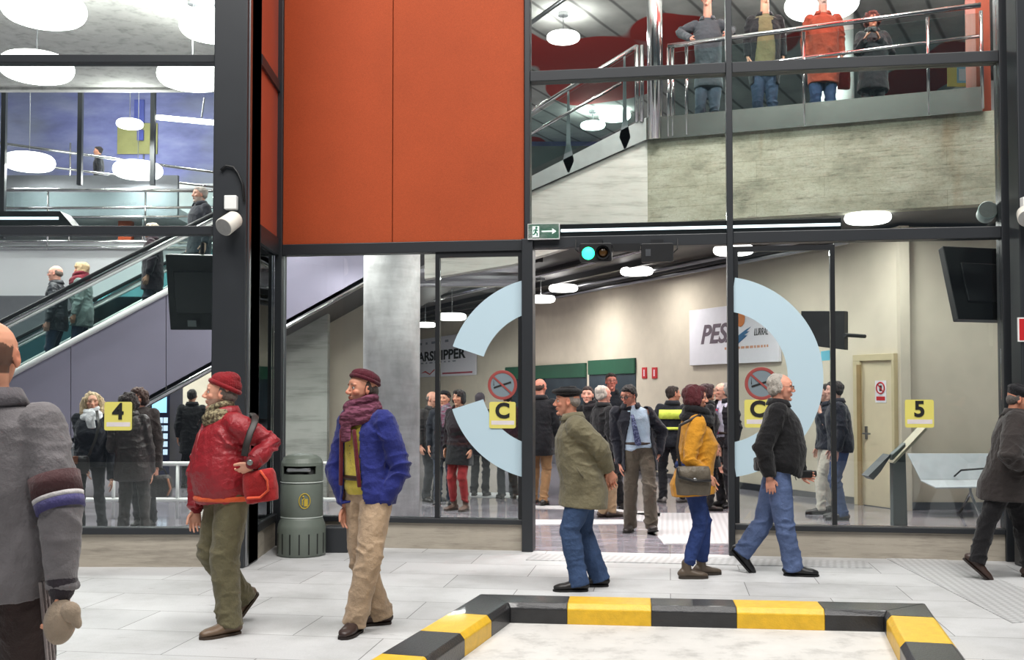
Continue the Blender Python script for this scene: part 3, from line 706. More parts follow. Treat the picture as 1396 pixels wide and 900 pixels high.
sticker(FL, 142, 180, 548, 587, '4', 'yellow square sign with a black 4 on the left glass', YL * 0 - .012)
sticker(FM, 667, 703, 548, 584, 'C', 'yellow square sign with a black C beside the left door post', -.045)
sticker(FM, 1015, 1051, 545, 583, 'C', 'yellow square sign with a black C partly behind the grey haired walker', -.045)
sticker(FM, 1234, 1273, 545, 583, '5', 'yellow square sign with a black 5 on the right glass', -.006)
# frosted letter C halves
def frosted(col):
    m, nt, b = newmat('frosted_film'); b.inputs['Base Color'].default_value = lin(col); b.inputs['Roughness'].default_value = .6
    tr = N(nt, 'ShaderNodeBsdfTransparent'); ms = N(nt, 'ShaderNodeMixShader'); ms.inputs[0].default_value = .86
    nt.links.new(tr.outputs[0], ms.inputs[1]); nt.links.new(b.outputs[0], ms.inputs[2]); nt.links.new(ms.outputs[0], nt.nodes['Material Output'].inputs[0]); return m
M_frost = frosted((190, 214, 226))
def arc(F, cpx, cpy, Ro, Ri, a0, a1, n, xmin=None, xmax=None, name='frosted_letter', label='', clipz=None):
    c = F.tz(cpx, cpy, n); s = F.tz(cpx + 100, cpy, n)[0] - c[0]; k = s / 100.0
    o = empty(name, M=F.m @ Matrix.Translation((c[0], n, c[1])), label=label, category='lettering', group='frosted halves of the big door letter')
    A_ = [math.radians(a0 + (a1 - a0) * i / 48) for i in range(49)]
    def cl(x, z):
        if xmax is not None: x = min(x, xmax * k)
        if xmin is not None: x = max(x, xmin * k)
        return x, z
    vs = []; fs = []; mb = MB()
    for a in A_:
        xo, zo = Ro * math.cos(a), Ro * math.sin(a) * 1.0; xi, zi = Ri * math.cos(a), Ri * math.sin(a)
        if xmax is not None and xo > xmax: xo = xmax; zo = math.copysign(math.sqrt(Ro * Ro - xmax * xmax), zo)
        if xmax is not None and xi > xmax: xi = xmax; zi = math.copysign(math.sqrt(max(0, Ri * Ri - xmax * xmax)), zi)
        for (x, z) in ((xo, zo), (xi, zi)): vs += [Vector((x * k, 0, z * k)), Vector((x * k, .003, z * k))]
    for i in range(48):
        b = i * 4; fs += [(b, b + 4, b + 6, b + 2), (b + 1, b + 3, b + 7, b + 5), (b, b + 1, b + 5, b + 4), (b + 2, b + 6, b + 7, b + 3)]
    fs += [(0, 2, 3, 1), (192, 193, 195, 194)]
    mb.add(vs, fs); return o, mb, k
o, mb, k = arc(FM, 745, 515, 138, 92, 102, 161.5, -.036, label='upper frosted arc of the big letter left of the doorway'); build('film', mb, M_frost, o)
o, mb, k = arc(FM, 745, 517, 138, 92, 197.5, 258, -.036, label='lower frosted arc of the big letter left of the doorway'); build('film', mb, M_frost, o)
o, mb, k = arc(FM, 981, 514, 141, 93, -81, 81, -.036, label='pale frosted half ring of the big letter right of the doorway'); build('film', mb, M_frost, o)
# no smoking signs
def nosmoke(px, py, r, label, n=-.042):
    c = FM.tz(px, py, n); k = (FM.tz(px + 10, py, n)[0] - c[0]) / 10
    o = empty('no_smoking_sign', M=FM.m @ Matrix.Translation((c[0], n, c[1])), label=label, category='sign'); r *= k
    rd = plain('sign_red', (146, 66, 62), .5)
    build('disc', MB().lathe([(0, 0), (r * .82, 0), (r * .82, .002), (0, .002)], n=40, M=Matrix.Rotation(math.pi / 2, 4, 'X')), frosted((120, 134, 142)), o)
    build('ring', MB().torus((0, -.004, 0), r * .9, r * .1, Matrix.Rotation(math.pi / 2, 4, 'X') @ Matrix.Diagonal((1, 1, .1, 1)), 44), rd, o)
    R_ = lambda a: Matrix.Rotation(math.radians(a), 4, 'Y')
    build('cigarette', MB().box(-r * .62, r * .62, -.005, -.002, -r * .06, r * .06, R_(-18)), M_ink, o)
    mb = MB(); mb.prism([Vector((-r * .62, -.004, -r * .05)), Vector((-r * .56, -.004, -r * .05)), Vector((-r * .6, -.004, r * .4))], (0, .002, 0)); build('smoke', mb, M_ink, o)
    build('bar', MB().box(-r * .88, r * .88, -.008, -.005, -r * .06, r * .06, R_(42)), rd, o)
nosmoke(685, 525, 20, 'round no smoking sign on the glass above the left letter C sign')
nosmoke(1038, 523, 23, 'round no smoking sign on the glass behind the grey haired walker')
# exit sign
a = FM.tz(720, 326, -.12); b = FM.tz(762, 305, -.12); w = b[0] - a[0]; h = b[1] - a[1]
o = empty('exit_sign', M=FM.m @ Matrix.Translation((a[0], -.12, a[1])), label='green exit sign with a running figure and an arrow above the door post', category='sign')
build('plate', rounded(0, w, 0, h, .006, 0, .05), M_grn, o); M_wh = emit('sign_white', (225, 240, 235), .25)
build('doorway', MB().box(w * .14, w * .36, -.002, 0, h * .12, h * .86), M_wh, o)
mb = MB(); mb.box(w * .44, w * .82, -.002, 0, h * .45, h * .55); mb.prism([Vector((w * .78, -.002, h * .3)), Vector((w * .92, -.002, h * .5)), Vector((w * .78, -.002, h * .7))], (0, .002, 0)); build('arrow', mb, M_wh, o)
mb = MB(); f_ = lambda x, z: Vector((w * x, -.003, h * z))
mb.ell(f_(.27, .76), (.012, .003, .012)); mb.tube([f_(.26, .66), f_(.24, .46)], .008, 6); mb.tube([f_(.24, .46), f_(.30, .36), f_(.29, .2)], .006, 6); mb.tube([f_(.24, .46), f_(.20, .32), f_(.15, .3)], .006, 6); mb.tube([f_(.26, .63), f_(.32, .56)], .005, 6); mb.tube([f_(.26, .63), f_(.19, .6), f_(.18, .5)], .005, 6)
build('running_figure', mb, M_grn, o)
build('frame', MB().box(-.004, w + .004, .0, .048, -.004, h + .004), M_white, o)
# traffic signals over the door
def signal(px0, px1, label, lit):
    n = -.16; a = FM.tz(px0, 357, n); b = FM.tz(px1, 331, n); w = b[0] - a[0]; h = b[1] - a[1]
    o = empty('traffic_signal', M=FM.m @ Matrix.Translation((a[0], n, a[1])), label=label, category='traffic light')
    build('housing', rounded(0, w, 0, h, .02, 0, .12), M_black, o, bevel=.006)
    build('bracket', MB().box(w * .3, w * .7, .03, .13, h - .01, h + .04), M_framed, o)
    Ry = Matrix.Rotation(math.pi / 2, 4, 'X')
    if lit:
        k = w / (px1 - px0)
        g = emit('green_signal', (30, 255, 150), 9)
        build('green_lens', MB().lathe([(0, .012), (8.5 * k * .6, .01), (8.5 * k, 0)], (12 * k, -.001, h * .45), 32, Ry), g, o, smooth=True)
        build('amber_lens', MB().lathe([(0, .012), (7 * k * .6, .01), (7 * k, 0)], (32 * k, -.001, h * .48), 28, Ry), plain('amber_lens', (74, 50, 20), .2), o, smooth=True)
        for cx in (12, 32): build('visor', MB().loft([(cx * k, .0, h * .46), (cx * k, -.05, h * .46)], [9.6 * k, 9.6 * k], n=24, caps=False), M_black, o) if cx == 32 else None
    else:
        build('rating_plate', MB().box(w * .14, w * .3, -.003, 0, h * .3, h * .68), M_inoxd, o)
    build('cable', MB().tube([(w if not lit else 0, .05, h * .5), ((w + .04) if not lit else -.04, .05, h * .7), ((w + .04) if not lit else -.04, .08, h + .05)], .006, 6), M_black, o)
signal(790, 834, 'traffic signal with a lit green lamp above the doorway', True)
signal(874, 918, 'second signal box turned away, with a small grey plate', False)
a = FM.tz(835, 343, -.1); b = FM.tz(873, 332, -.1)
tagit(build('sensor_bar', rounded(a[0], b[0], a[1], b[1], .01, -.12, .08), M_black, M=FM.m), 'small black door sensor between the two signal boxes', 'sensor')
# loudspeakers
M_spk = plain('speaker_white', (222, 218, 208), .5); M_mesh = plain('speaker_mesh', (150, 150, 148), .6, bmp=.6, nscale=30)
def speaker(loc, axis, r, L, label, mat=M_spk):
    o = empty('loudspeaker', loc, label=label, category='loudspeaker'); ax = Vector(axis).normalized()
    q_ = Vector((0, 0, 1)).rotation_difference(ax).to_matrix().to_4x4()
    build('housing', MB().lathe([(0, -L / 2), (r * .8, -L / 2), (r * .92, -L / 2 + .02), (r * .98, L / 2 - .01), (r * .9, L / 2)], n=36, M=q_), mat, o, smooth=True)
    build('grille', MB().lathe([(0, L / 2 + .004), (r * .9, L / 2)], n=36, M=q_), M_mesh, o)
    build('bracket', MB().tube([(0, 0, 0), (0, .1, .06), (0, .14, .06)], .012), mat, o)
    return o
c = P(313, 304, 9.36); speaker(c, (-.35, -.85, -.55), .085, .2, 'white cylindrical loudspeaker on the left dark column')
a = P(308, 287, 9.5); b = P(325, 268, 9.5); tagit(build('junction_box', MB().box(a.x, b.x, 9.43, 9.5, a.z, b.z), M_white, bevel=.008), 'small white box above the loudspeaker on the dark column', 'box')
mb = MB().tube([P(x, y, 9.48) for x, y in ((301, 232), (308, 226), (318, 228), (324, 236), (330, 250), (333, 275))], .012, 8); tagit(build('cable', mb, M_black, smooth=True), 'looped black cable on the left dark column', 'cable')
c = P(1345, 290, 10.1); speaker(c, (-.25, -.9, .15), .09, .18, 'pale loudspeaker behind the glass at the upper right', plain('pale_green_white', (196, 214, 210), .5))
c = P(1399, 294, 9.38); speaker(c, (-.3, -.8, -.4), .08, .18, 'white loudspeaker on the right dark column, cut by the view')
a = P(1390, 284, 9.52); b = P(1404, 270, 9.52); tagit(build('junction_box', MB().box(a.x, b.x, 9.45, 9.52, a.z, b.z), M_white, bevel=.008), 'small white box on the right dark column, cut by the view', 'box')
a = P(1387, 466, 9.52); b = P(1420, 433, 9.52)
o = empty('fire_sign', (a.x, 9.51, a.z), label='red sign with a white border on the right dark column', category='sign'); w, h = b.x - a.x, b.z - a.z
build('border', MB().box(0, w, -.004, .01, 0, h), M_white, o); build('plate', MB().box(.012, w - .012, -.006, -.004, .012, h - .012), M_red, o)
build('pictogram', MB().lathe([(0, 0), (.03, 0), (.03, .003), (0, .003)], (w * .55, -.006, h * .6), 20, Matrix.Rotation(math.pi / 2, 4, 'X')), M_white, o)
# hanging monitors
def monitor(quad, Y, label, hang, plate, deep=.12):
    """quad: four pixel corners TL TR BR BL, at depth Y (top) and Y+dy (bottom)"""
    (Yt, Yb) = Y; pts = [P(*quad[0], Yt), P(*quad[1], Yt), P(*quad[2], Yb), P(*quad[3], Yb)]
    L_ = pts[0]; o = empty('hanging_monitor', L_, label=label, category='monitor'); nrm = (pts[1] - pts[0]).cross(pts[3] - pts[0]).normalized()
    if nrm.y < 0: nrm = -nrm
    build('casing', MB().prism([p - L_ for p in pts], nrm * deep), M_black, o, bevel=.01)
    cc = sum(pts, Vector()) / 4 - L_; u = (pts[1] - pts[0]).normalized(); v = (pts[3] - pts[0]).normalized()
    build('back_cover', MB().prism([cc + u * a_ + v * b_ - nrm * .03 for a_, b_ in ((-.22, -.2), (.22, -.2), (.22, .2), (-.22, .2))], nrm * .04), plain('monitor_back', (30, 31, 34), .4), o, bevel=.01)
    pp = P(*plate, (Yt + Yb) / 2) - L_; build('rating_plate', MB().prism([pp + u * a_ + v * b_ - nrm * .012 for a_, b_ in ((-.04, -.03), (.04, -.03), (.04, .03), (-.04, .03))], nrm * .012), plain('plate_grey', (130, 134, 136), .5), o)
    build('hanger', MB().tube([cc + nrm * .1, Vector((cc.x, cc.y + .12, hang - L_.z))], .02), M_framed, o)
monitor([(225, 347), (312, 349), (312, 450), (232, 450)], (10.0, 10.15), 'black hanging monitor seen from behind, beside the left dark column', 3.0, (262, 441))
monitor([(1285, 335), (1392, 340), (1392, 437), (1306, 435)], (10.55, 10.4), 'black tilted monitor seen from behind under the right loudspeaker', 3.0, (1333, 427))
# hall tv
a = P(1092, 424, 13.6); o = empty('wall_monitor', a, label='black screen hanging on the cream wall beyond the frosted ring', category='monitor')
pts = [P(x, y, Y) for x, y, Y in ((1092, 424, 14.0), (1151, 424, 13.2), (1151, 477, 13.2), (1094, 470, 14.0))]
build('casing', MB().prism([p - a for p in pts], (.08, .1, 0)), M_black, o, bevel=.006)
q0 = [P(x, y, 13.5) for x, y in ((1120, 479), (1135, 477), (1135, 491), (1120, 492))]
build('small_display', MB().prism([p - a for p in q0], (0, .03, 0)), emit('small_display', (90, 150, 165), .9), o)
build('wall_bracket', MB().tube([pts[1] - a + Vector((0, 0, -.3)), pts[1] - a + Vector((.35, .3, -.3))], .025), M_black, o)

# ---- fittings on the hall wall (frame FW)
def wrect(px0, px1, py0, py1, n=-.02):
    """pixel rectangle on the wall -> t0,t1,z0,z1 using its middle for heights"""
    t0, t1 = FW.tz(px0, py1, n)[0], FW.tz(px1, py1, n)[0]; xm = (px0 + px1) / 2
    return t0, t1, FW.tz(xm, py1, n)[1], FW.tz(xm, py0, n)[1]
M_office = plain('office_dark', (64, 74, 82), .25, .1, .6, .2, 1); M_gband = plain('green_fascia', (34, 84, 62), .4)
def ticket(px0, px1, y0, y1, label):
    t0, t1, z0, z1 = wrect(px0, px1, y1, y0); o = empty('ticket_window', M=FW.m @ Matrix.Translation((t0, -.02, 0)), label=label, category='counter'); w = t1 - t0
    build('fascia', MB().box(0, w, -.03, .02, z0, z1), M_gband, o); build('glazing', MB().box(0, w, .0, .02, .95, z0), M_office, o)
    build('counter_front', MB().box(0, w, -.05, .02, .0, .92), plain('counter_grey', (120, 122, 130), .35, .3), o, bevel=.01)
    build('shelf', MB().box(0, w, -.18, .02, .92, .96), M_inoxd, o); build('mullion', MB().box(w * .48, w * .52, -.01, .0, .96, z0), M_framed, o)
ticket(690, 799, 498, 516, 'left ticket window under a green fascia on the cream wall')
ticket(803, 866, 490, 510, 'right ticket window under a green fascia on the cream wall')
# offices with company signs
def office(px0, px1, ytop, name, label):
    t0, t1, z0, z1 = wrect(px0, px1, 700, ytop); o = empty(name, M=FW.m @ Matrix.Translation((t0, -.02, 0)), label=label, category='office front'); w = t1 - t0
    build('glazing', MB().box(.0, w, -.005, .02, .1, z1), M_office, o)
    mb = MB(); mb.box(0, .05, -.03, .02, 0, z1); mb.box(w - .05, w, -.03, .02, 0, z1); mb.box(w * .55, w * .55 + .05, -.03, .02, 0, z1); mb.box(0, w, -.03, .02, 0, .1); build('frame', mb, M_framed, o)
    return o
office(572, 648, 515, 'office_front', 'dark office front under the shipping company sign')
office(962, 1064, 494, 'office_front', 'dark blue office front under the bus company sign')
t0, t1, z0, z1 = wrect(661, 690, 700, 455); ST('trim_80', MB().box(t0, t1, -.03, 0, 0, z1), plain('recess_grey', (92, 92, 84), .7), M=FW.m)
def board(px0, px1, z0, z1, label):
    t0, t1 = FW.t(px0, 490, -.06), FW.t(px1, 490, -.06); o = empty('company_sign', M=FW.m @ Matrix.Translation((t0, -.06, z0)), label=label, category='sign')
    build('board', MB().box(0, t1 - t0, 0, .05, 0, z1 - z0), M_pap, o, bevel=.004); return o, t1 - t0, z1 - z0
o, w, h = board(940, 1062, 2.05, 3.02, 'white company sign reading PESA with an orange and blue emblem')
tf = lambda px: FW.t(px, 470, -.06) - FW.t(940, 490, -.06)
M_pesa = plain('plum_grey', (96, 80, 92), .5)
x0_, x1_ = tf(955), tf(1012); text('lettering', 'PESA', h * .46, M_pesa, o, at(x0_, -.004, h * .52, (x1_ - x0_) / (h * .46 * 2.35)), .012, .3, align='LEFT')
build('orange_emblem', MB().ell(((tf(1010)), -.006, h * .76), (abs(tf(1016) - tf(1004)) / 2, .004, h * .145)), plain('emblem_orange', (212, 120, 40), .5), o, smooth=True)
mb = MB(); wv = [(1003, .38), (1008, .48), (1016, .55), (1024, .60), (1018, .53), (1022, .53), (1015, .47), (1019, .46), (1009, .36), (1003, .28)]
mb.prism([Vector((tf(a_), -.008, h * b_)) for a_, b_ in wv], (0, .006, 0)); build('blue_emblem', mb, M_blu, o)
text('small_lettering', 'LURRAL', h * .17, M_ink, o, at(tf(1028), -.004, h * .5, abs(tf(1048) - tf(1028)) / (h * .17 * 3.7)), .0, .3, align='LEFT')
mb = MB(); xx = tf(988); rr = random.Random(4)
while xx < tf(1048): ww = .03 + rr.random() * .07; mb.box(xx, xx + ww, -.003, 0, h * .245, h * .285); xx += ww + .03
build('small_print', mb, plain('orange_print', (206, 150, 120), .6), o)
o, w, h = board(560, 648, 2.05, 3.2, 'white shipping company sign with black letters right of the round column')
tf2 = lambda px: FW.t(px, 490, -.06) - FW.t(560, 490, -.06)
x0_, x1_ = tf2(556), tf2(634); text('lettering', 'STARSHIPPER', h * .33, M_ink, o, at(tf2(634), -.004, h * .52, (tf2(634) - tf2(572)) / (h * .33 * 4.7)), .012, align='RIGHT')
mb = MB(); rr = random.Random(7)
for (pa, pb, zz_, hh, dens) in ((572, 612, .87, .06, .35), (574, 620, .36, .035, .2)):
    xx = tf2(pa)
    while xx < tf2(pb): ww = .12 + rr.random() * .3; mb.box(xx, xx + ww, -.003, 0, h * (zz_ - hh / 2), h * (zz_ + hh / 2)); xx += ww + dens
build('small_print', mb, plain('grey_print', (140, 146, 156), .6), o)
build('red_print', MB().box(tf2(603), tf2(644), -.003, 0, h * .05, h * .09), plain('red_print', (168, 70, 84), .6), o)
mb = MB(); mb.prism([Vector((tf2(a_), -.003, h * b_)) for a_, b_ in ((574, .10), (580, .16), (586, .08), (592, .19), (593, .17), (586, .05), (580, .12))], (0, .002, 0)); build('red_emblem', mb, M_red, o)
build('blue_mark', MB().box(tf2(620), tf2(633), -.003, 0, h * .7, h * .75), M_blu, o)
# red safety signs
for px0, px1, lb in ((875, 881, 'left one of two small red fire safety signs on the cream wall'), (888.5, 895, 'right one of two small red fire safety signs on the cream wall')):
    t0, t1, z0, z1 = wrect(px0, px1, 516, 501, -.02); o = empty('safety_sign', M=FW.m @ Matrix.Translation((t0, -.02, z0)), label=lb, category='sign'); w, h = t1 - t0, z1 - z0
    build('plate', MB().box(0, w, 0, .02, 0, h), M_red, o); build('pictogram', MB().box(w * .38, w * .6, -.002, 0, h * .2, h * .8), M_pap, o)
# passage door frame and dark opening
t0, t1, z0, z1 = wrect(899, 935, 705, 507); d = empty('door_3', M=FW.m, kind='structure')
mb = MB(); mb.box(t0, t0 + .12, -.05, .02, 0, z1); mb.box(t1 - .12, t1, -.05, .02, 0, z1); mb.box(t0, t1, -.05, .02, z1, z1 + .12)
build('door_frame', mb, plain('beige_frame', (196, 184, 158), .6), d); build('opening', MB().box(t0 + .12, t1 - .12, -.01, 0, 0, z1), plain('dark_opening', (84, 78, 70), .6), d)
# cream door with sign
t0, t1, z0, z1 = wrect(1163, 1223, 697, 492, -.02)
z1 = EYE + (HORIZON - 492) / FP * 14.7
d = empty('door_4', M=FW.m, kind='structure'); t0 = FW.t(1165, 600, -.05); t1 = FW.t(1221, 600, -.05); M_beige = plain('beige_frame', (198, 184, 150), .5)
mb = MB(); mb.box(t0, t0 + .14, -.07, .02, 0, z1); mb.box(t1 - .05, t1, -.07, .02, 0, z1); mb.box(t0, t1, -.07, .02, z1, z1 + .09); build('door_frame', mb, M_beige, d, bevel=.004)
build('door_leaf', MB().box(t0 + .14, t1 - .05, -.03, 0, .01, z1), plain('cream_door', (214, 200, 170), .5, vary=.04), d)
build('reveal', MB().box(t0 + .09, t0 + .16, -.085, -.06, 0, z1 - .05), plain('reveal_brown', (150, 124, 84), .5), d)
mb = MB(); mb.tube([(t0 + .22, -.04, 1.0), (t0 + .22, -.1, 1.0), (t0 + .36, -.1, 1.0)], .012); mb.box(t0 + .2, t0 + .24, -.045, -.03, .92, 1.1); build('door_handle', mb, M_inoxd, d)
t_a, t_b = FW.t(1193, 530, -.035), FW.t(1208, 530, -.035); za, zb = EYE + (HORIZON - 549) / FP * 14.6, EYE + (HORIZON - 519) / FP * 14.6
o = empty('warning_notice', M=FW.m @ Matrix.Translation((t_a, -.035, za)), label='small notice with a no touching symbol on the cream door', category='sign'); w, h = t_b - t_a, zb - za
build('paper', MB().box(0, w, 0, .004, 0, h), M_pap, o)
Rq = Matrix.Rotation(math.pi / 2, 4, 'X'); build('symbol_ring', MB().torus((w * .5, -.003, h * .66), w * .36, w * .05, Rq, 28, 6), M_red, o)
build('hand_symbol', MB().box(w * .4, w * .62, -.003, -.001, h * .52, h * .78), M_ink, o); build('slash', MB().box(-w * .34, w * .34, -.002, .002, -.008, .008, Matrix.Translation((w * .5, -.005, h * .66)) @ Matrix.Rotation(math.radians(45), 4, 'Y')), M_red, o)
build('red_print', MB().box(w * .12, w * .9, -.003, 0, h * .1, h * .28), M_red, o)
# vending machine
a = P(204, 646, 17.5); a.z = 0; o = empty('vending_machine', a, label='tall dark vending machine with lit blue panels under the escalator', category='vending machine')
x1 = P(231, 600, 17.5).x - a.x; zt = EYE + (HORIZON - 540) / FP * 17.5
zt = 1.9; build('cabinet', MB().box(0, x1, 0, .7, 0, zt), plain('navy_cabinet', (30, 34, 66), .4), o, bevel=.01)
build('top_display', MB().box(.03, x1 - .05, -.01, 0, 1.24, 1.6), emit('display_blue', (150, 205, 235), 1.4), o)
for i in range(5):
    for j in range(2): build('lit_button_panel', MB().box(x1 * .42 + j * .085, x1 * .42 + j * .085 + .07, -.01, 0, .55 + i * .13, .64 + i * .13), emit('panel_white', (200, 222, 240), 1.0), o)
# information stand
Yi = 11.4; a = P(1225, 700, Yi); a.z = 0; o = empty('information_stand', a, label='inclined information board on a dark post behind the right glass', category='stand')
iz = lambda py: EYE + (HORIZON - py) / FP * Yi; ix = lambda px: P(px, 620, Yi).x - a.x
build('post', MB().prism([Vector((ix(1215), -.04, 0)), Vector((ix(1235), -.04, 0)), Vector((ix(1233), -.04, iz(603))), Vector((ix(1215), -.04, iz(619)))], (0, .1, 0)), plain('grey_post', (84, 92, 92), .4, .3), o, bevel=.01)
build('foot_plate', MB().box(-.16, .16, -.12, .16, 0, .012), M_inoxd, o)
build('board', MB().prism([Vector((ix(x), -.10, iz(y))) for x, y in ((1212, 630), (1216, 626), (1257, 583), (1260, 585), (1240, 606), (1215, 631))], (0, .22, 0)), plain('board_laminate', (176, 172, 150), .35), o)
build('leaflet_tray', MB().prism([Vector((ix(x), -.10, iz(y))) for x, y in ((1179, 648), (1209, 619), (1210, 621), (1196, 642), (1186, 653))], (0, .22, 0)), plain('tray_dark', (60, 66, 70), .4), o)
# bench
Yn = 13.55; a = P(1322, 690, Yn); a.z = 0; o = empty('bench', a, label='pale metal bench against the wall at right', category='bench')
bz = lambda py: EYE + (HORIZON - py) / FP * Yn; bx = lambda px: P(px, 650, Yn).x - a.x
M_bench = plain('pale_bench', (190, 196, 200), .4, .1)
build('backrest', MB().prism([Vector((bx(1250), .32, bz(620))), Vector((bx(1440), .32, bz(620))), Vector((bx(1440), .15, bz(655))), Vector((bx(1261), .15, bz(655)))], (0, .02, 0)), M_bench, o, bevel=.006)
build('seat', MB().prism([Vector((bx(1261), .15, bz(655))), Vector((bx(1440), .15, bz(655))), Vector((bx(1440), -.3, bz(658))), Vector((bx(1263), -.3, bz(661)))], (0, 0, -.02)), M_bench, o, bevel=.006)
for px in (1322, 1420):
    build('leg', MB().tube([(bx(px), -.28, .02), (bx(px), -.02, .30), (bx(px), .0, bz(660))], .018), M_inox, o, smooth=True); build('leg', MB().tube([(bx(px), .3, .02), (bx(px), -.02, .30)], .018), M_inox, o, smooth=True)
build('armrest', MB().tube([(bx(1308), .15, bz(650)), (bx(1306), -.1, bz(640)), (bx(1340), -.15, bz(637)), (bx(1440), -.15, bz(637))], .012), M_black, o, smooth=True)
# gallery poster
a = P(1292, 118, 17.97); b = P(1328, 86, 17.97); o = empty('poster', (a.x, 17.97, a.z), label='yellow poster with a blue picture on the upper gallery wall', category='poster'); w, h = b.x - a.x, b.z - a.z
build('sheet', MB().box(0, w, 0, .02, 0, h), plain('poster_yellow', (222, 196, 110), .5), o); build('picture', MB().box(w * .35, w, -.004, 0, h * .15, h * .85), plain('poster_blue', (150, 190, 214), .5), o); build('picture_inset', MB().box(w * .42, w * .93, -.008, -.004, h * .25, h * .75), M_pap, o)
# dark bulkhead with strip light behind the left transom
yb = 10.4; a = P(-40, 308, yb); q2 = [P(x, y, yb) for x, y in ((-300, 288), (82, 288), (99, 308), (99, 312), (-300, 312))]
o = empty('light_bulkhead', a, label='dark bulkhead with a slim light strip above the left transom', category='light fitting')
build('housing', MB().prism([p - a for p in q2], (0, .25, 0)), M_framed, o); q3 = [P(x, y, yb) for x, y in ((-300, 296), (80, 296), (80, 299.5), (-300, 299.5))]; build('light_strip', MB().prism([p - a + Vector((0, -.012, 0)) for p in q3], (0, .012, 0)), M_strip, o)

# ================================================================ LITTER BIN
M_bin = plain('bin_green', (98, 106, 98), .45, 0, .5, .06, 6); M_bind = plain('bin_dark', (26, 28, 27), .5)
c = PZ(411, 754, 0); Yb = 10.3; c = P(411, 754, Yb); c.z = 0
o = empty('litter_bin', c, label='green cylindrical litter bin with a domed top and yellow emblem', category='bin'); k = Yb / FP
zz = lambda py: EYE + (HORIZON - py) * k; R_ = 32.5 * k; r_ = 28 * k
build('base', MB().lathe([(R_ * .95, 0), (R_, .02), (R_, zz(718)), (R_ * .97, zz(713)), (r_ * 1.02, zz(706)), (r_, zz(703)), (0, zz(703))], n=48), M_bin, o, smooth=True, bevel=0)
mb = MB()
for i in range(16):
    a_ = i * math.pi / 8; mb.box(-.006, .006, -R_ - .003, -R_ + .01, .03, zz(724), Matrix.Rotation(a_ + .1, 4, 'Z'))
build('base_groove', mb, M_bind, o)
build('body', MB().lathe([(r_ * .98, zz(704)), (r_ * 1.02, zz(702)), (r_ * 1.02, zz(660)), (r_ * .97, zz(657)), (r_ * .97, zz(655))], n=48), M_bin, o, smooth=True)
build('rim_line', MB().torus((0, 0, zz(703)), r_ * 1.0, .006, None, 48, 6), plain('pale_line', (176, 184, 178), .4), o)
build('rim_line', MB().torus((0, 0, zz(656)), r_ * 1.0, .006, None, 48, 6), plain('pale_line', (176, 184, 178), .4), o)
# hood with a dark mouth: ring pieces leave the opening free
mb = MB(); mb.lathe([(r_ * .99, zz(656)), (r_ * 1.02, zz(653)), (r_ * 1.02, zz(645)), (r_ * .9, zz(645))], n=48); mb.lathe([(r_ * 1.02, zz(634)), (r_ * 1.0, zz(630)), (r_ * .9, zz(624)), (r_ * .66, zz(620)), (r_ * .3, zz(618)), (0, zz(617.6))], n=48)
for sgn in (0, math.pi):
    pts = [Vector((math.cos(sgn + b_) * r_ * 1.015, math.sin(sgn + b_) * r_ * 1.015, zz(646))) for b_ in [math.radians(-38 + 76 * i / 10) for i in range(11)]]
    ins = [Vector((p.x * .94, p.y * .94, p.z)) for p in pts][::-1]; mb.prism(pts + ins, (0, 0, zz(633) - zz(646)))
build('hood', mb, M_bin, o, smooth=False); build('liner', MB().lathe([(r_ * .85, zz(700)), (r_ * .85, zz(634)), (0, zz(634))], n=40), M_bind, o, smooth=True)
build('stubbing_plate', MB().loft([(-14 * k, -r_ * .88, zz(639)), (15 * k, -r_ * .88, zz(639))], [.02, .02], n=12), M_inoxd, o)
em = Matrix.Translation((9 * k, -r_ * 1.02 * math.cos(.33) - .002, zz(680))) @ Matrix.Rotation(.33, 4, 'Z') @ Matrix.Rotation(math.pi / 2, 4, 'X')
M_emb = plain('bin_yellow', (176, 152, 50), .5); mb = MB().torus((0, 0, 0), (.052, .07), .005, em, 32, 6); mb.ell((0, 0, 0), (.001, .001, .001)); 
mb.box(-.004, .03, -.05, .02, -.004, .004, em); mb.tube([em @ Vector(p) for p in ((-.02, -.04, 0), (-.02, .01, 0), (.0, .03, 0))], .006, 6); mb.ell(em @ Vector((-.012, .042, 0)), .01); build('emblem', mb, M_emb, o)
# block added beside the bin for a dark reflection and shade there
a = P(444, 746, 10.62); tagit(build('dark_patch_block', MB().box(P(444, 700, 10.5).x, P(476, 700, 10.5).x, 10.42, 10.6, 0, .25), M_frame, bevel=.01), 'low block added for the dark reflection and shade beside the litter bin', 'block')

# parapet of the far landing
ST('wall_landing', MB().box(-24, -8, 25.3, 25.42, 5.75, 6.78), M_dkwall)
# ================================================================ PEOPLE
def vnoise(p, seed=0):
    """smooth value noise in [-1,1] for an (n,3) array"""
    i = np.floor(p).astype(np.int64); f = p - i; f = f * f * (3 - 2 * f)
    def h(a):
        n = (a[:, 0] * 374761393 + a[:, 1] * 668265263 + a[:, 2] * 2147483647 + seed * 1274126177) & 0xffffffff
        n = ((n ^ (n >> 13)) * 1274126177) & 0xffffffff; n = n ^ (n >> 16)
        return (n & 0xffff) / 32767.5 - 1
    r = 0
    for dx in (0, 1):
        for dy in (0, 1):
            for dz in (0, 1):
                w = (f[:, 0] if dx else 1 - f[:, 0]) * (f[:, 1] if dy else 1 - f[:, 1]) * (f[:, 2] if dz else 1 - f[:, 2])
                r = r + w * h(i + np.array([dx, dy, dz]))
    return r
def getv(me):
    a = np.empty(len(me.vertices) * 3, np.float32); me.vertices.foreach_get('co', a); return a.reshape(-1, 3).astype(np.float64)
def setv(me, a): me.vertices.foreach_set('co', a.astype(np.float32).ravel()); me.update()
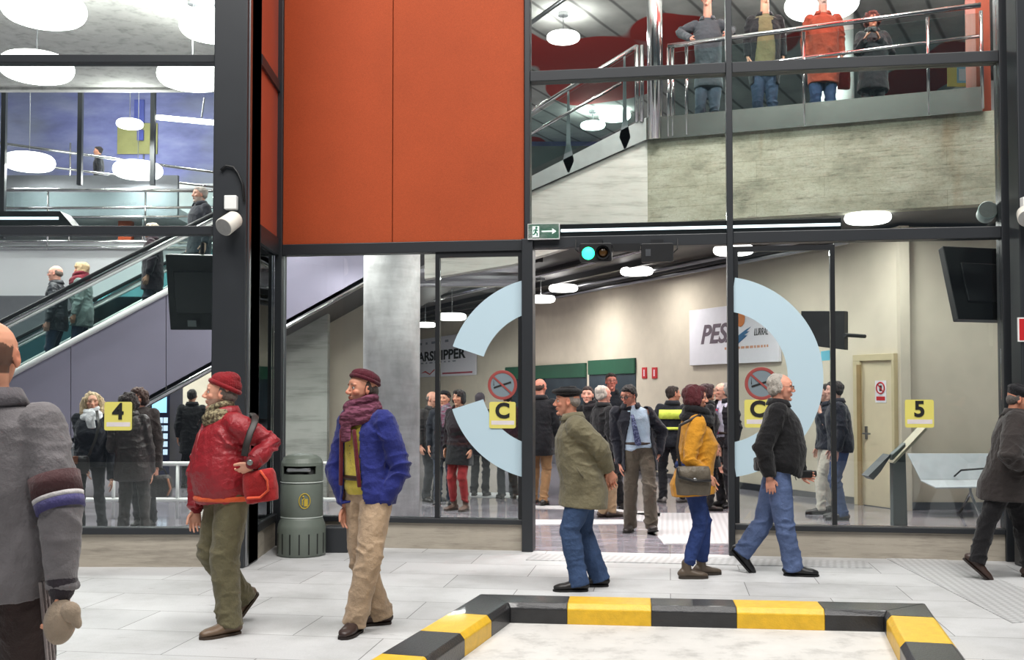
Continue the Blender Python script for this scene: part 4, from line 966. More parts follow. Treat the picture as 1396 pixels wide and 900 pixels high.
def getn(me):
    a = np.empty(len(me.vertices) * 3, np.float32); me.vertices.foreach_get('normal', a); return a.reshape(-1, 3).astype(np.float64)
def remesh(mb, voxel, smooth=3, name='m'):
    me = mb.mesh(name); bm = bmesh.new(); bm.from_mesh(me); bmesh.ops.recalc_face_normals(bm, faces=bm.faces); bm.to_mesh(me); bm.free()
    o = bpy.data.objects.new('tmp', me); COL.objects.link(o)
    r = o.modifiers.new('r', 'REMESH'); r.mode = 'VOXEL'; r.voxel_size = voxel; r.use_smooth_shade = True
    if smooth: s = o.modifiers.new('s', 'SMOOTH'); s.iterations = smooth; s.factor = .5
    dg = bpy.context.evaluated_depsgraph_get(); out = bpy.data.meshes.new_from_object(o.evaluated_get(dg)); out.name = name
    bpy.data.objects.remove(o); bpy.data.meshes.remove(me); out.materials.clear(); return out
def smooth_on(me): me.polygons.foreach_set('use_smooth', [True] * len(me.polygons))
def delete_where(me, mask):
    bm = bmesh.new(); bm.from_mesh(me); bm.verts.ensure_lookup_table()
    bmesh.ops.delete(bm, geom=[bm.verts[i] for i in np.nonzero(mask)[0]], context='VERTS'); bm.to_mesh(me); bm.free()
def skin_material():
    m, nt, b = newmat('skin'); at_ = N(nt, 'ShaderNodeAttribute', attribute_name='tone'); nt.links.new(at_.outputs['Color'], b.inputs['Base Color'])
    b.inputs['Roughness'].default_value = .55; b.inputs['Subsurface Weight'].default_value = .0; b.inputs['Specular IOR Level'].default_value = .35
    nt.links.new(bump(nt, noise(nt, coords(nt), 160, 3), .25, .002), b.inputs['Normal']); return m
M_skin = skin_material()
M_eye = plain('eye_white', (200, 196, 190), .25, vary=.02); M_iris = plain('iris_dark', (40, 30, 26), .2); M_lens = glassmat('spectacle_lens', (.75, .75, .75), 1.5); M_lensd = plain('spectacle_frame', (40, 36, 36), .3)
def ik(a, b, la, lb, hint):
    d = b - a; L = d.length; k = 1.0
    if L > (la + lb) * .995: k = L / ((la + lb) * .995)
    la *= k; lb *= k; u = d.normalized(); x = (la * la - lb * lb + L * L) / (2 * L); h = math.sqrt(max(0, la * la - x * x))
    n = (hint - u * hint.dot(u)); n = n.normalized() if n.length > 1e-6 else Vector((0, 0, 1)); return a + u * x + n * h
def V3(*a): return Vector(a)

def person(label, Y, px, H=1.75, az=180, z0=0.0, lod=1, head=None, hip=None, LF=None, RF=None, LH=None, RH=None, LE=None, RE=None, LK=None, RK=None,
           turn=0, nod=0, skin=(206, 150, 124), hair='short', haircol=(60, 44, 36), hat=None, hatcol=(30, 30, 32), top=(40, 40, 44), topkind='cloth', hem=.80, bulk=1.0, belly=.0, legs=(60, 60, 70), legkind='cloth', legw=1.0,
           shoes=(36, 30, 28), scarf=None, scarfkind='cloth', openf=0, shirt=(190, 200, 210), shirtkind='cloth', tie=None, glasses=None, beard=None, female=False, collar=True, flare=.03, wr=1.0, handdir=(None, None), curl=(25, 25), boots=False, sleeve=1.0, extra=None, cuffs=None, group=None, shw=1.0):
    k = H / 1.75; a = math.radians(az); F = V3(math.cos(a), math.sin(a), 0); L = V3(-math.sin(a), math.cos(a), 0); U = V3(0, 0, 1)
    base = V3(P(px, 560, Y).x, Y, z0); lw = lambda x, y, z: base + F * (x * k) + L * (y * k) + U * (z * k)
    pix = lambda s, d: d if s is None else P(s[0], s[1], Y + (s[2] if len(s) > 2 else 0))
    vox_b, vox_c = ((.0046, .0080), (.0068, .011), (.013, .019))[lod]
    sk = .9 if female else 1.0
    hipc = pix(hip, lw(0, 0, .93)); headc = pix(head, lw(.035, 0, 1.632))
    ax = (headc - hipc); shc = hipc + ax * .70 - F * .015 * k
    shn = {}; hpj = {}; ank = {}; knee = {}; wri = {}; elb = {}; fdir = {}; fup = {}
    for s, sd, ft in (('L', 1, LF), ('R', -1, RF)):
        shn[s] = shc + L * (sd * .178 * k * sk * shw) ; hpj[s] = hipc + L * (sd * .088 * k) - U * .01
        pitch = 0; yaw = 0
        if ft is None: an = base + L * (sd * .10 * k) + U * .085 * k
        else:
            pitch = ft[3] if len(ft) > 3 else 0; yaw = ft[4] if len(ft) > 4 else 0
            an = P(ft[0], ft[1], Y + (ft[2] if len(ft) > 2 else 0))
        ya = math.radians(yaw + (8 * sd if ft is None else 0)); fd = F * math.cos(ya) + L * math.sin(ya); pt = math.radians(pitch)
        fd2 = fd * math.cos(pt) - U * math.sin(pt); up2 = fd * math.sin(pt) + U * math.cos(pt)
        if ft is not None: an = an + up2 * .085 * k
        sole = an - up2 * .085 * k; low = min((sole - fd2 * .055 * k).z, (sole + fd2 * .17 * k).z)
        an = an + U * (z0 - low); ank[s] = an; fdir[s] = fd2; fup[s] = up2
    hz = z0 + .935 * k
    for s in 'LR':
        hd = (ank[s] - hpj[s]); hd.z = 0; hz = min(hz, ank[s].z + math.sqrt(max(.2, (.845 * k) ** 2 - hd.length ** 2)))
    dz_ = hz - hipc.z; hipc = hipc + U * dz_; ax = headc - hipc; shc = hipc + ax * .70 - F * .015 * k
    for s, sd in (('L', 1), ('R', -1)): hpj[s] = hipc + L * (sd * .088 * k) - U * .01; shn[s] = shc + L * (sd * .178 * k * sk * shw)
    for s, sd, KN in (('L', 1, LK), ('R', -1, RK)):
        knee[s] = pix(KN, None) if KN else ik(hpj[s], ank[s], .43 * k, .42 * k, F + fdir[s] * .3)
    for s, sd, HN, EN in (('L', 1, LH, LE), ('R', -1, RH, RE)):
        w_ = pix(HN, shn[s] + (L * sd * .06 + F * .04 - U * .53) * k)
        wri[s] = w_; elb[s] = pix(EN, None) if EN else ik(shn[s], w_, .29 * k, .255 * k, -F * .8 + L * sd * .5 - U * .3)
        if EN and len(EN) < 3: elb[s] = ik(shn[s], w_, .29 * k, .255 * k, (elb[s] - (shn[s] + w_) / 2))
    # head frame
    ta = a + math.radians(turn); nd = math.radians(nod); hl = V3(-math.sin(ta), math.cos(ta), 0); hf0 = V3(math.cos(ta), math.sin(ta), 0)
    hf = hf0 * math.cos(nd) - U * math.sin(nd); hu = hl.cross(hf) * -1; hu = hf.cross(hl)
    if hu.z < 0: hu = -hu
    kh = k if H > 1.62 else 1.62 / 1.75 * (k / (1.62 / 1.75)) ** .3
    kh *= .96 if female else 1.0
    HM = Matrix(((hf.x * kh, hl.x * kh, hu.x * kh, headc.x), (hf.y * kh, hl.y * kh, hu.y * kh, headc.y), (hf.z * kh, hl.z * kh, hu.z * kh, headc.z), (0, 0, 0, 1)))
    hp = lambda x, y, z: HM @ V3(x, y, z)
    R3 = HM.to_3x3()
    HMi = np.array(HM.inverted())
    def tohead(v): return v @ HMi[:3, :3].T + HMi[:3, 3]
    # ------------ body
    mb = MB(); E = lambda c, r, tilt=None: mb.ell(hp(*c), r, (R3 @ tilt if tilt is not None else R3).to_4x4(), 18, 10)
    E((-.012, 0, .030), (.098, .077, .088))
    mb.loft([hp(.022, 0, .05), hp(.024, 0, .01), hp(.026, 0, -.03), hp(.030, 0, -.07), hp(.040, 0, -.098)], [(.068 * kh, .068 * kh), (.070 * kh, .066 * kh), (.064 * kh, .062 * kh), (.052 * kh, .052 * kh), (.034 * kh, .036 * kh)], side=hl, n=20)
    mb.loft([hp(.086, 0, .022), hp(.097, 0, .0), hp(.110, 0, -.022)], [.008 * kh, .010 * kh, .0135 * kh], n=10)
    E((.099, .012, -.026), (.011, .009, .009)); E((.099, -.012, -.026), (.011, .009, .009))
    for s_ in (1, -1):
        E((.076, .028 * s_, .032), (.014, .030, .009)); E((.060, .040 * s_, -.018), (.024, .024, .022))
        E((-.004, .078 * s_, -.002), (.019, .009, .033), Matrix.Rotation(math.radians(20 * s_), 3, 'Z') @ Matrix.Rotation(math.radians(-12), 3, 'Y'))
        E((-.002, .077 * s_, -.026), (.009, .007, .012))
    E((.088, 0, -.050), (.010, .024, .007)); E((.086, 0, -.062), (.010, .021, .008)); E((.078, 0, -.095), (.017, .022, .016))
    nb = shc + ax.normalized() * .07 * k
    mb.loft([hp(-.020, 0, -.03), hp(-.018, 0, -.09), nb, shc], [(.058 * kh, .060 * kh), (.056 * kh, .058 * kh), (.062 * k, .062 * k), (.10 * k, .07 * k)], side=L, n=18)
    sw = .94 if female else 1.0
    mb.loft([hipc - U * .06 * k, hipc + ax * .03, hipc + ax * .20, hipc + ax * .45, shc - U * .03], [(.14 * k, .095 * k), (.155 * k, .105 * k), (.135 * k, .095 * k), (.15 * k, .10 * k), (.14 * k, .075 * k)], side=L, n=20)
    for s, sd in (('L', 1), ('R', -1)):
        mb.loft([hpj[s], hpj[s].lerp(knee[s], .5), knee[s], knee[s].lerp(ank[s], .35), ank[s]], [.076 * k, .062 * k, .043 * k, .042 * k, .032 * k], n=14)
        mb.loft([ank[s] - fup[s] * .04 * k - fdir[s] * .02 * k, ank[s] - fup[s] * .055 * k + fdir[s] * .13 * k], [.032 * k, .024 * k], n=12)
        sp_ = shn[s].lerp(shc, .12); mb.loft([sp_, shn[s].lerp(elb[s], .5), elb[s], elb[s].lerp(wri[s], .35), wri[s]], [.052 * k, .045 * k, .038 * k, .038 * k, .026 * k], n=14)
        # hand
        hs = k * (.92 if female else 1.0); fd = (wri[s] - elb[s]).normalized(); hd_ = handdir[0 if s == 'L' else 1]
        if hd_ is not None: fd = (F * hd_[0] + L * hd_[1] + U * hd_[2]).normalized()
        pn = (-L * sd); pn = (pn - fd * pn.dot(fd));
        if pn.length < .2: pn = -U - fd * (-U).dot(fd)
        pn.normalize(); th = fd.cross(pn) * (1 if s == 'L' else -1)
        if th.dot(F) < 0 and abs(th.dot(F)) > .3: th = -th
        w_ = wri[s]; cu = math.radians(curl[0 if s == 'L' else 1])
        mb.loft([w_ - fd * .01, w_ + fd * .03 * hs, w_ + fd * .06 * hs, w_ + fd * .088 * hs], [(.025 * hs, .018 * hs), (.033 * hs, .016 * hs), (.040 * hs, .015 * hs), (.041 * hs, .012 * hs)], side=th, n=16)
        for off, ln, r_ in ((.032, .072, .0088), (.011, .080, .0092), (-.011, .074, .0088), (-.032, .058, .0078)):
            p0 = w_ + fd * .082 * hs + th * off * hs; d = (fd + th * off * 2.2).normalized(); pts = [p0]; rr_ = [r_ * hs]
            for q_ in range(3):
                ang = cu * (.6 + .5 * q_) * (1 - off * 3); d2 = (d * math.cos(ang) + pn * math.sin(ang)).normalized(); pts.append(pts[-1] + d2 * ln * (.44, .32, .24)[q_] * hs); rr_.append(r_ * hs * (.95, .88, .78)[q_])
            mb.loft(pts, rr_, n=10)
        p0 = w_ + fd * .025 * hs + th * .026 * hs; d1_ = (fd * .72 + th * .62 + pn * .25).normalized(); d2_ = (fd * .9 + th * .25 + pn * .4).normalized()
        mb.loft([p0, p0 + d1_ * .040 * hs, p0 + d1_ * .040 * hs + d2_ * .030 * hs, p0 + d1_ * .040 * hs + d2_ * .052 * hs], [.014 * hs, .0115 * hs, .0105 * hs, .009 * hs], n=10)
    me = remesh(mb, vox_b, 2, 'body'); v = getv(me); n_ = getn(me); h = tohead(v); near = (np.abs(h) < .16).all(axis=1)
    def push(c, r, amt, dirn=None):
        d2 = ((h - np.array(c)) ** 2).sum(axis=1); w = np.exp(-d2 / (r * r)) * near
        dn = n_ if dirn is None else np.tile(np.array(R3 @ V3(*dirn)), (len(v), 1)); return dn * (w * amt)[:, None]
    dv = 0
    for s_ in (1, -1):
        dv = dv + push((.088, .030 * s_, .010), .013, -.010, (1, 0, 0)) + push((.07, .052 * s_, -.05), .02, -.004) + push((-.004, .087 * s_, .002), .012, -.006)
        dv = dv + push((.083, .034 * s_, -.045), .009, -.003, (1, 0, 0))
    dv = dv + push((.095, 0, -.078), .010, -.003, (1, 0, 0)); v = v + dv; setv(me, v); h = tohead(v)
    # tone painted as the person's own colouring: lips, brows, stubble, hair roots; skin darkened at the eye sockets
    c = np.tile(np.array(lin(skin)[:3]), (len(v), 1)); nz = vnoise(h * 40, 3)[:, None]; c = c * (1 + .06 * nz)
    def blend(m_, col, f=1.0): nonlocal c; m_ = (np.clip(m_, 0, 1) * f * near)[:, None]; c = c * (1 - m_) + np.array(lin(col)[:3]) * m_
    g = lambda cx, cy, cz, rx, ry, rz: np.clip(1.6 - 1.6 * np.sqrt(((h[:, 0] - cx) / rx) ** 2 + ((np.abs(h[:, 1]) - cy) / ry) ** 2 + ((h[:, 2] - cz) / rz) ** 2) * .8, 0, 1)
    red = tuple(min(255, int(x * m_)) for x, m_ in zip(skin, (1.0, .78, .74)))
    blend(g(.07, .042, -.02, .04, .022, .022), red, .5); blend(g(.115, 0, -.022, .02, .018, .014), red, .5); blend(g(-.004, .08, 0, .03, .02, .04), red, .4)
    blend(g(.093, 0, -.056, .025, .024, .0105), tuple(int(x * m_) for x, m_ in zip(skin, (.80, .58, .56))), .9)
    brow = haircol if hair != 'bald' else (120, 110, 104)
    blend(g(.085, .029, .036, .03, .021, .006), tuple(int(x * .8) for x in brow), .8)
    blend(g(.088, .030, .012, .03, .014, .008), tuple(int(x * .55) for x in skin), .75 if lod else .45)
    if beard: blend(((h[:, 2] < -.035) & (h[:, 0] > -.02) & (h[:, 2] > -.135) & ~((np.abs(h[:, 1]) < .02) & (h[:, 2] > -.062) & (h[:, 2] < -.05))).astype(float), beard, .6)
    if hair == 'shaved': blend(((h[:, 2] > .0) & (h[:, 0] < .035 - np.abs(h[:, 1]) * .1)).astype(float) * ((np.abs(h[:, 1]) < .079) | (h[:, 0] < -.03)), haircol, .8)
    if hair == 'bald': blend(((h[:, 2] < .035 + .012 * nz[:, 0]) & (h[:, 2] > -.055) & (h[:, 0] < -.005) & ~((np.abs(h[:, 1]) > .072) & (h[:, 0] > -.028))).astype(float), haircol, .85)
    ca = me.color_attributes.new('tone', 'FLOAT_COLOR', 'POINT'); ca.data.foreach_set('color', np.concatenate([c, np.ones((len(c), 1))], axis=1).astype(np.float32).ravel())
    # keep only what lies at or near the open air is not needed: the body stays whole
    setv(me, v - np.array(base)); me.materials.append(M_skin); smooth_on(me)
    root = empty('person', base, label=label, category='person', group=group)
    link('body', me, root)
    B = base
    def part(name, me_or_mb, mat, par=None, smooth=True, **kw):
        if isinstance(me_or_mb, MB):
            me_or_mb.v = [tuple(Vector(q_) - B) for q_ in me_or_mb.v]; return build(name, me_or_mb, mat, par or root, smooth=smooth, **kw)
        me_or_mb.materials.append(mat); smooth_on(me_or_mb); setv(me_or_mb, getv(me_or_mb) - np.array(B)); return link(name, me_or_mb, par or root, **kw)
    if lod == 0:
        for s_ in (1, -1):
            part('eye', MB().ell(hp(.0732, .030 * s_, .010), .0115 * kh, R3.to_4x4().normalized(), 14, 10), M_eye)
            part('iris', MB().ell(hp(.0838, .0305 * s_, .010), (.003, .0055, .0055), R3.to_4x4(), 10, 8), M_iris)
    # ------------ trousers
    def wrinkle(me, amp, joints, seed=1, freq=9):
        v = getv(me); n = getn(me)
        q_ = v + .03 * np.stack([vnoise(v * 6, seed), vnoise(v * 6, seed + 1), vnoise(v * 6, seed + 2)], 1)
        r = (1 - np.abs(vnoise(q_ * np.array([freq, freq, freq * 1.4]), seed + 5))) ** 3 * .8 + .35 * (1 - np.abs(vnoise(q_ * freq * 2.1, seed + 6))) ** 3 + .5 * vnoise(q_ * freq * .45, seed + 9)
        w = np.full(len(v), .55)
        for j, rad in joints: w = w + 1.1 * np.exp(-((v - np.array(j)) ** 2).sum(1) / rad ** 2)
        rng = np.random.RandomState(seed)
        for j, rad in joints:      # folds radiating around joints
            d = v - np.array(j); rr2 = np.exp(-(d ** 2).sum(1) / (rad * 1.3) ** 2)
            for q in range(2):
                ph = d @ (rng.randn(3) * .5 + np.array([.1, .1, .9])); msk = np.clip(vnoise(v * 7 + q * 5, seed + 20 + q) + .15, 0, 1)
                r = r + rr2 * msk * ((1 - np.abs(np.sin(ph * 26 + 2.2 * vnoise(v * 8, seed + 3 + q)))) ** 2 - .3) * 2.1
        setv(me, v + n * (amp * w * (r - .35))[:, None])
    def garment(name, mb, vox, sm, col, kind, amp, joints, seed, cut=None, thick=0, par=None, **kw):
        me = remesh(mb, vox, sm, name); wrinkle(me, amp, joints, seed)
        if cut is not None: delete_where(me, cut(getv(me)))
        o = part(name, me, fabric(col, .85 if kind != 'leather' else .45, kind.split('|')[0], kw.pop('rgb2', None)), par, **kw)
        if cut is not None: s_ = o.modifiers.new('cloth', 'SOLIDIFY'); s_.thickness = thick or .01; s_.offset = -1
        return o
    sd_ = int(px) + int(Y * 10); lw_ = legw
    mb = MB(); fullh = hipc + ax * .14
    mb.loft([fullh, hipc + ax * .02, hipc - U * .075 * k], [(.155 * k + belly * .5, .115 * k + belly * .7), (.175 * k, .128 * k), (.15 * k, .10 * k)], side=L, n=22)
    for s, sd in (('L', 1), ('R', -1)):
        an, kn, hj = ank[s], knee[s], hpj[s]; low = an - fup[s] * .0 + (kn - an).normalized() * (.0 if not boots else .04)
        if not boots: low = an - (kn - an).normalized() * .035 * k
        mb.loft([hj, hj.lerp(kn, .35), hj.lerp(kn, .75), kn, kn.lerp(an, .3), kn.lerp(an, .7), low], [(.098 * k * (lw_ + 1) / 2), .094 * k * (lw_ + 1) / 2, .074 * k * lw_, .068 * k * lw_, .069 * k * lw_, .064 * k * lw_, (.066 if not boots else .05) * k * lw_], n=18, rnd=False)
    tr = garment('trousers', mb, vox_c, 2, legs, legkind, .011 * wr * (1 if lod < 2 else .6), [(knee['L'], .11), (knee['R'], .11), (hipc - U * .08, .12), (ank['L'] + U * .05, .11), (ank['R'] + U * .05, .11)], sd_)
    # ------------ shoes
    for s in 'LR':
        an, fd, up = ank[s], fdir[s], fup[s]; so = an - up * .085 * k; lf = up.cross(fd); mb = MB(); kk = k * (.93 if female else 1.0)
        st = [(-.066, .034, .034), (-.045, .041, .047), (0, .042, .050), (.05, .045, .043), (.11, .052, .033), (.16, .048, .029), (.197, .031, .022)]
        mb.loft([so + fd * x * kk + up * (hh * kk + .006) for x, w2, hh in st], [(w2 * kk, hh * kk) for x, w2, hh in st], side=lf, n=18)
        if boots: mb.loft([so + up * .05 * kk, so + up * .16 * kk], [.045 * kk, .05 * kk], n=16); mb.loft([so - fd * .03 * kk + up * .01, so - fd * .03 * kk + up * .06], [.036 * kk, .034 * kk], n=14, rnd=False)
        me = remesh(mb, max(.006, vox_c * .6), 1, 'shoe'); v = getv(me); ss = np.array(so); dd = (v - ss) @ np.array(up); v = v - np.clip(dd - .010, None, 0)[:, None] * np.array(up); setv(me, v)
        sh = part('shoe', me, plain('shoe_leather', shoes, .45, bmp=.3))
        mb = MB(); m2 = Matrix((fd.to_tuple() + (0,), lf.to_tuple() + (0,), up.to_tuple() + (0,), (0, 0, 0, 1))).transposed(); m2.translation = so
        ol = [(-.080, .0), (-.068, .033), (-.02, .044), (.04, .046), (.10, .055), (.155, .052), (.200, .034), (.216, 0)]; pts = [V3(x * kk, y * kk, 0) for x, y in ol] + [V3(x * kk, -y * kk, 0) for x, y in ol[-2:0:-1]]
        mb.prism([m2 @ p for p in pts], up * (.016 if not boots else .022)); part('sole', mb, plain('shoe_sole', tuple(int(x * .6) for x in shoes), .7), sh, smooth=False)
    # ------------ upper garment
    def torso(mb, dw, hemz, fl, shoulders=True):
        hipz = hipc; t = []; r = []
        kmid = (knee['L'] + knee['R']) / 2; spread = abs((knee['L'] - knee['R']).dot(F)); 
        drop = .93 - hemz
        if drop > .0:
            f_ = min(1, drop / .43); c0 = hipc.lerp(kmid, f_ * .45) ; c0.z = hipc.z - drop * k
            t += [c0, hipc.lerp(c0, .5)]; r += [(.175 * k + dw + fl * f_ * 1.3, .13 * k + dw + belly * .5 + fl * f_ + spread * .22 * f_), (.18 * k + dw + fl * .3, .135 * k + dw + belly * .6 + fl * .4 + spread * .08)]
        else: t += [hipc + ax * (-drop / .70 * 1.0)]; r += [(.172 * k + dw, .125 * k + dw + belly * .6)]
        fb = F * belly * .5; bw_ = bulk
        for fr, w2, d2, bb in ((.05, .178, .132, .7), (.22, .165, .124, 1), (.40, .172, .128, .6), (.55, .182, .128, .2)):
            if fr < -drop / .70 + .02: continue
            t.append(hipc + ax * fr + fb * bb + (F * .025 * k if female and fr == .40 else V3(0, 0, 0))); r.append((w2 * k * bw_ * sk + dw * .6 + belly * .25 * bb, (d2 + (.02 if female and fr == .40 else 0)) * k * bw_ + dw * .5 + belly * .5 * bb))
        t += [shc - ax.normalized() * .005, shc + ax.normalized() * .045 * k, shc + ax.normalized() * .075 * k]; r += [(.168 * k * bw_ * sk * shw, .105 * k * bw_), (.115 * k, .088 * k), (.075 * k, .075 * k)]
        mb.loft(t, r, side=L, n=28, rnd=False, exp=2.25)
    sl = sleeve * bulk
    mb = MB(); torso(mb, .014, hem, flare)
    for s, sd in (('L', 1), ('R', -1)):
        sp_ = shn[s].lerp(shc, .22) - U * .01
        wend = wri[s] - (wri[s] - elb[s]).normalized() * .01
        mb.loft([sp_, shn[s] - U * .012 * k, shn[s].lerp(elb[s], .5), elb[s], elb[s].lerp(wri[s], .5), wend], [.070 * k * sl, .068 * k * sl, .063 * k * sl, .058 * k * sl, .050 * k * sl, .042 * k * sl], n=18, rnd=False)
        if lod < 2: mb.ell(shn[s] - U * .0, .060 * k * sl, None, 16, 10)
    cut = None; ctr = np.array(hipc); axn = np.array(ax.normalized()); Fn = np.array(F); Ln = np.array(L)
    if openf:
        def cut(v, o_=openf):
            d = v - ctr; al = d @ axn; lat = d @ Ln; fr = d @ Fn - al * 0; wz = o_ * (1 + .25 * vnoise(v * 3, 7)) * np.clip(1.35 - al / (ax.length) * .9, .35, 1.5)
            armd = np.minimum(np.min([((v - np.array(e_)) ** 2).sum(1) for e_ in (elb['L'], elb['R'], wri['L'], wri['R'])], axis=0), 9)
            return (np.abs(lat) < wz) & (fr > .03) & (armd > .0095)
    jk = garment('jacket' if hem > .66 else 'coat', mb, vox_c, 3, top, topkind,   .012 * wr * (1 if lod < 2 else .6), [(elb['L'], .10), (elb['R'], .10), (shn['L'] - U * .1, .10), (shn['R'] - U * .1, .10), (wri['L'], .07), (wri['R'], .07), (hipc + ax * .15, .16)], sd_ + 5, cut, .012)
    if openf:
        mb = MB(); torso(mb, -.012, max(hem, .93), 0); garment('shirt', mb, vox_c, 3, shirt, shirtkind, .004, [(hipc + ax * .1, .2)], sd_ + 9)
        part('belt', MB().torus(hipc + ax * .125, (.172 * k + belly * .5 - .006, .128 * k + belly * .7), .017, Matrix((F.to_tuple() + (0,), L.to_tuple() + (0,), U.to_tuple() + (0,), (0, 0, 0, 1))).transposed() @ Matrix.Rotation(math.pi / 2, 4, 'Z'), 32, 8), plain('belt_leather', (50, 34, 26), .4))
        if tie:
            d0 = .128 * bulk * k + .022 + belly; mb = MB(); f0 = lambda fr, w2, o_=0: [hipc + ax * fr + F * (d0 + o_) + L * w2, hipc + ax * fr + F * (d0 + o_) - L * w2]
            q_ = [f0(.66, .016, -.045), f0(.60, .020, -.018), f0(.45, .028, .012), f0(.2, .036, .018), f0(.12, .034, .014), f0(.085, .004, .012)]
            vs = [p for pr in q_ for p in pr]; vs += [p + F * .008 for p in vs]; m_ = 12
            mb.add(vs, [(2 * i, 2 * i + 1, 2 * i + 3, 2 * i + 2) for i in range(5)] + [(m_ + 2 * i, m_ + 2 * i + 2, m_ + 2 * i + 3, m_ + 2 * i + 1) for i in range(5)] + [(2 * i, 2 * i + 2, m_ + 2 * i + 2, m_ + 2 * i) for i in range(5)] + [(2 * i + 1, m_ + 2 * i + 1, m_ + 2 * i + 3, 2 * i + 3) for i in range(5)])
            part('tie', mb, fabric(tie, .6, 'dots', (104, 112, 146)), smooth=False)
    if collar:
        nm = Matrix((F.to_tuple() + (0,), L.to_tuple() + (0,), U.to_tuple() + (0,), (0, 0, 0, 1))).transposed()
        cc = shc + ax.normalized() * .065 * k; mb = MB(); vs = []; fs = []
        for i in range(29):
            a_ = math.radians(32 + 296 * i / 28)
            for rr2, zz2 in ((.082, .0), (.076, .045), (.088, .048), (.112, -.004), (.104, -.012)):
                opn = .01 if abs(a_ - math.pi) > 2.2 else 0
                vs.append(cc + F * (math.cos(a_) * rr2 * k * 1.06 + .006) + L * (math.sin(a_) * rr2 * k * 1.08) + U * (zz2 - .022 * (math.cos(a_) > 0) * math.cos(a_)) * k)
        for i in range(28):
            for j in range(5): b_ = i * 5; fs.append((b_ + j, b_ + (j + 1) % 5, b_ + 5 + (j + 1) % 5, b_ + 5 + j))
        fs += [(4, 3, 2, 1, 0), tuple(range(140, 145))]; mb.add(vs, fs); part('collar', mb, fabric(collar if isinstance(collar, tuple) else top, .85 if topkind != 'leather' else .45, topkind), jk)
    if cuffs:
        for s in 'LR':
            d = (wri[s] - elb[s]).normalized(); part('cuff', MB().loft([wri[s] - d * .035, wri[s] + d * .012], [.045 * k * sl, .036 * k], n=18), fabric(cuffs, .8), jk)
    # ------------ hair
    def hairmesh(ells, amp, fr, name='hair', col=haircol, kind='fur', seed=3, sm=2):
        mb = MB()
        for c_, r_ in ells: mb.ell(hp(*c_), r_, R3.to_4x4(), 20, 12)
        me = remesh(mb, max(.006, vox_b), sm, name); v = getv(me); n = getn(me); h_ = tohead(v)
        setv(me, v + n * (amp * (vnoise(h_ * fr * np.array([1, 1, .45]), seed) + .6 * vnoise(h_ * fr * 2.2 * np.array([1, 1, .5]), seed + 1)))[:, None]); return part(name, me, fabric(col, .6, kind))
    if hair == 'short': hairmesh([((-.024, 0, .046), (.100, .083, .083)), ((-.05, 0, .0), (.062, .078, .07)), ((.02, 0, .082), (.062, .062, .036)), ((-.02, .064, .02), (.035, .020, .045)), ((-.02, -.064, .02), (.035, .020, .045))], .006, 42)
    if hair == 'receding': hairmesh([((-.040, 0, .046), (.085, .082, .079)), ((-.055, 0, -.012), (.060, .080, .075)), ((-.02, .066, .01), (.032, .024, .058)), ((-.02, -.066, .01), (.032, .024, .058))], .006, 45)
    if hair == 'sides': hairmesh([((-.058, 0, .0), (.055, .078, .052)), ((-.030, .065, .018), (.026, .016, .036)), ((-.030, -.065, .018), (.026, .016, .036))], .003, 60)
    if hair == 'under': hairmesh([((-.050, 0, -.01), (.060, .079, .060)), ((-.012, .068, .012), (.026, .015, .045)), ((-.012, -.068, .012), (.026, .015, .045))], .002, 60)
    if hair == 'bob': hairmesh([((-.030, 0, .035), (.112, .098, .098)), ((-.045, 0, -.03), (.082, .096, .080)), ((.03, 0, .085), (.068, .07, .040)), ((.0, .078, -.02), (.045, .022, .06)), ((.0, -.078, -.02), (.045, .022, .06)), ((.06, .045, .05), (.04, .03, .03))], .006, 35)
    if hair == 'long': hairmesh([((-.030, 0, .040), (.112, .10, .098)), ((-.05, .085, -.05), (.07, .065, .125)), ((-.05, -.085, -.05), (.07, .065, .125)), ((-.06, 0, -.08), (.06, .09, .14)), ((.01, .092, -.03), (.045, .032, .10)), ((.01, -.092, -.03), (.045, .032, .10)), ((.02, .10, -.11), (.05, .04, .06)), ((.02, -.10, -.11), (.05, .04, .06))], .013, 30)
    if hair == 'curly': hairmesh([((-.030, 0, .045), (.122, .115, .105)), ((-.045, 0, -.02), (.09, .115, .09)), ((.045, 0, .095), (.05, .07, .035)), ((.0, .09, .0), (.05, .032, .06)), ((.0, -.09, .0), (.05, .032, .06))], .014, 38)
    if hair == 'ponytail': hairmesh([((-.028, 0, .044), (.106, .088, .088)), ((-.05, 0, .0), (.068, .082, .07)), ((.0, .072, .0), (.03, .018, .05)), ((.0, -.072, .0), (.03, .018, .05))], .004, 50)
    if beard and lod == 0 and False: pass
    # ------------ hats
    if hat == 'beanie':
        mb = MB(); mb.ell(hp(-.034, 0, .072), (.104, .088, .068), (R3 @ Matrix.Rotation(math.radians(-22), 3, 'Y')).to_4x4(), 26, 14); mb.ell(hp(-.05, 0, .10), (.075, .07, .05), R3.to_4x4())
        me = remesh(mb, vox_b, 2, 'beanie'); v = getv(me); h_ = tohead(v); n = getn(me); setv(me, v + n * (.003 * np.sin(np.arctan2(h_[:, 1], h_[:, 0] + .03) * 40) + .004 * vnoise(h_ * 25, 2))[:, None]); ht = part('hat', me, fabric(hatcol, .95, 'wool'), label='ribbed knitted beanie')
        mb = MB().torus(hp(-.026, 0, .050), (.102 * kh, .086 * kh), .0165 * kh, (R3.normalized() @ Matrix.Rotation(math.radians(-22), 3, 'Y')).to_4x4(), 40, 10); part('brim', mb, fabric(hatcol, .95, 'wool'), ht)
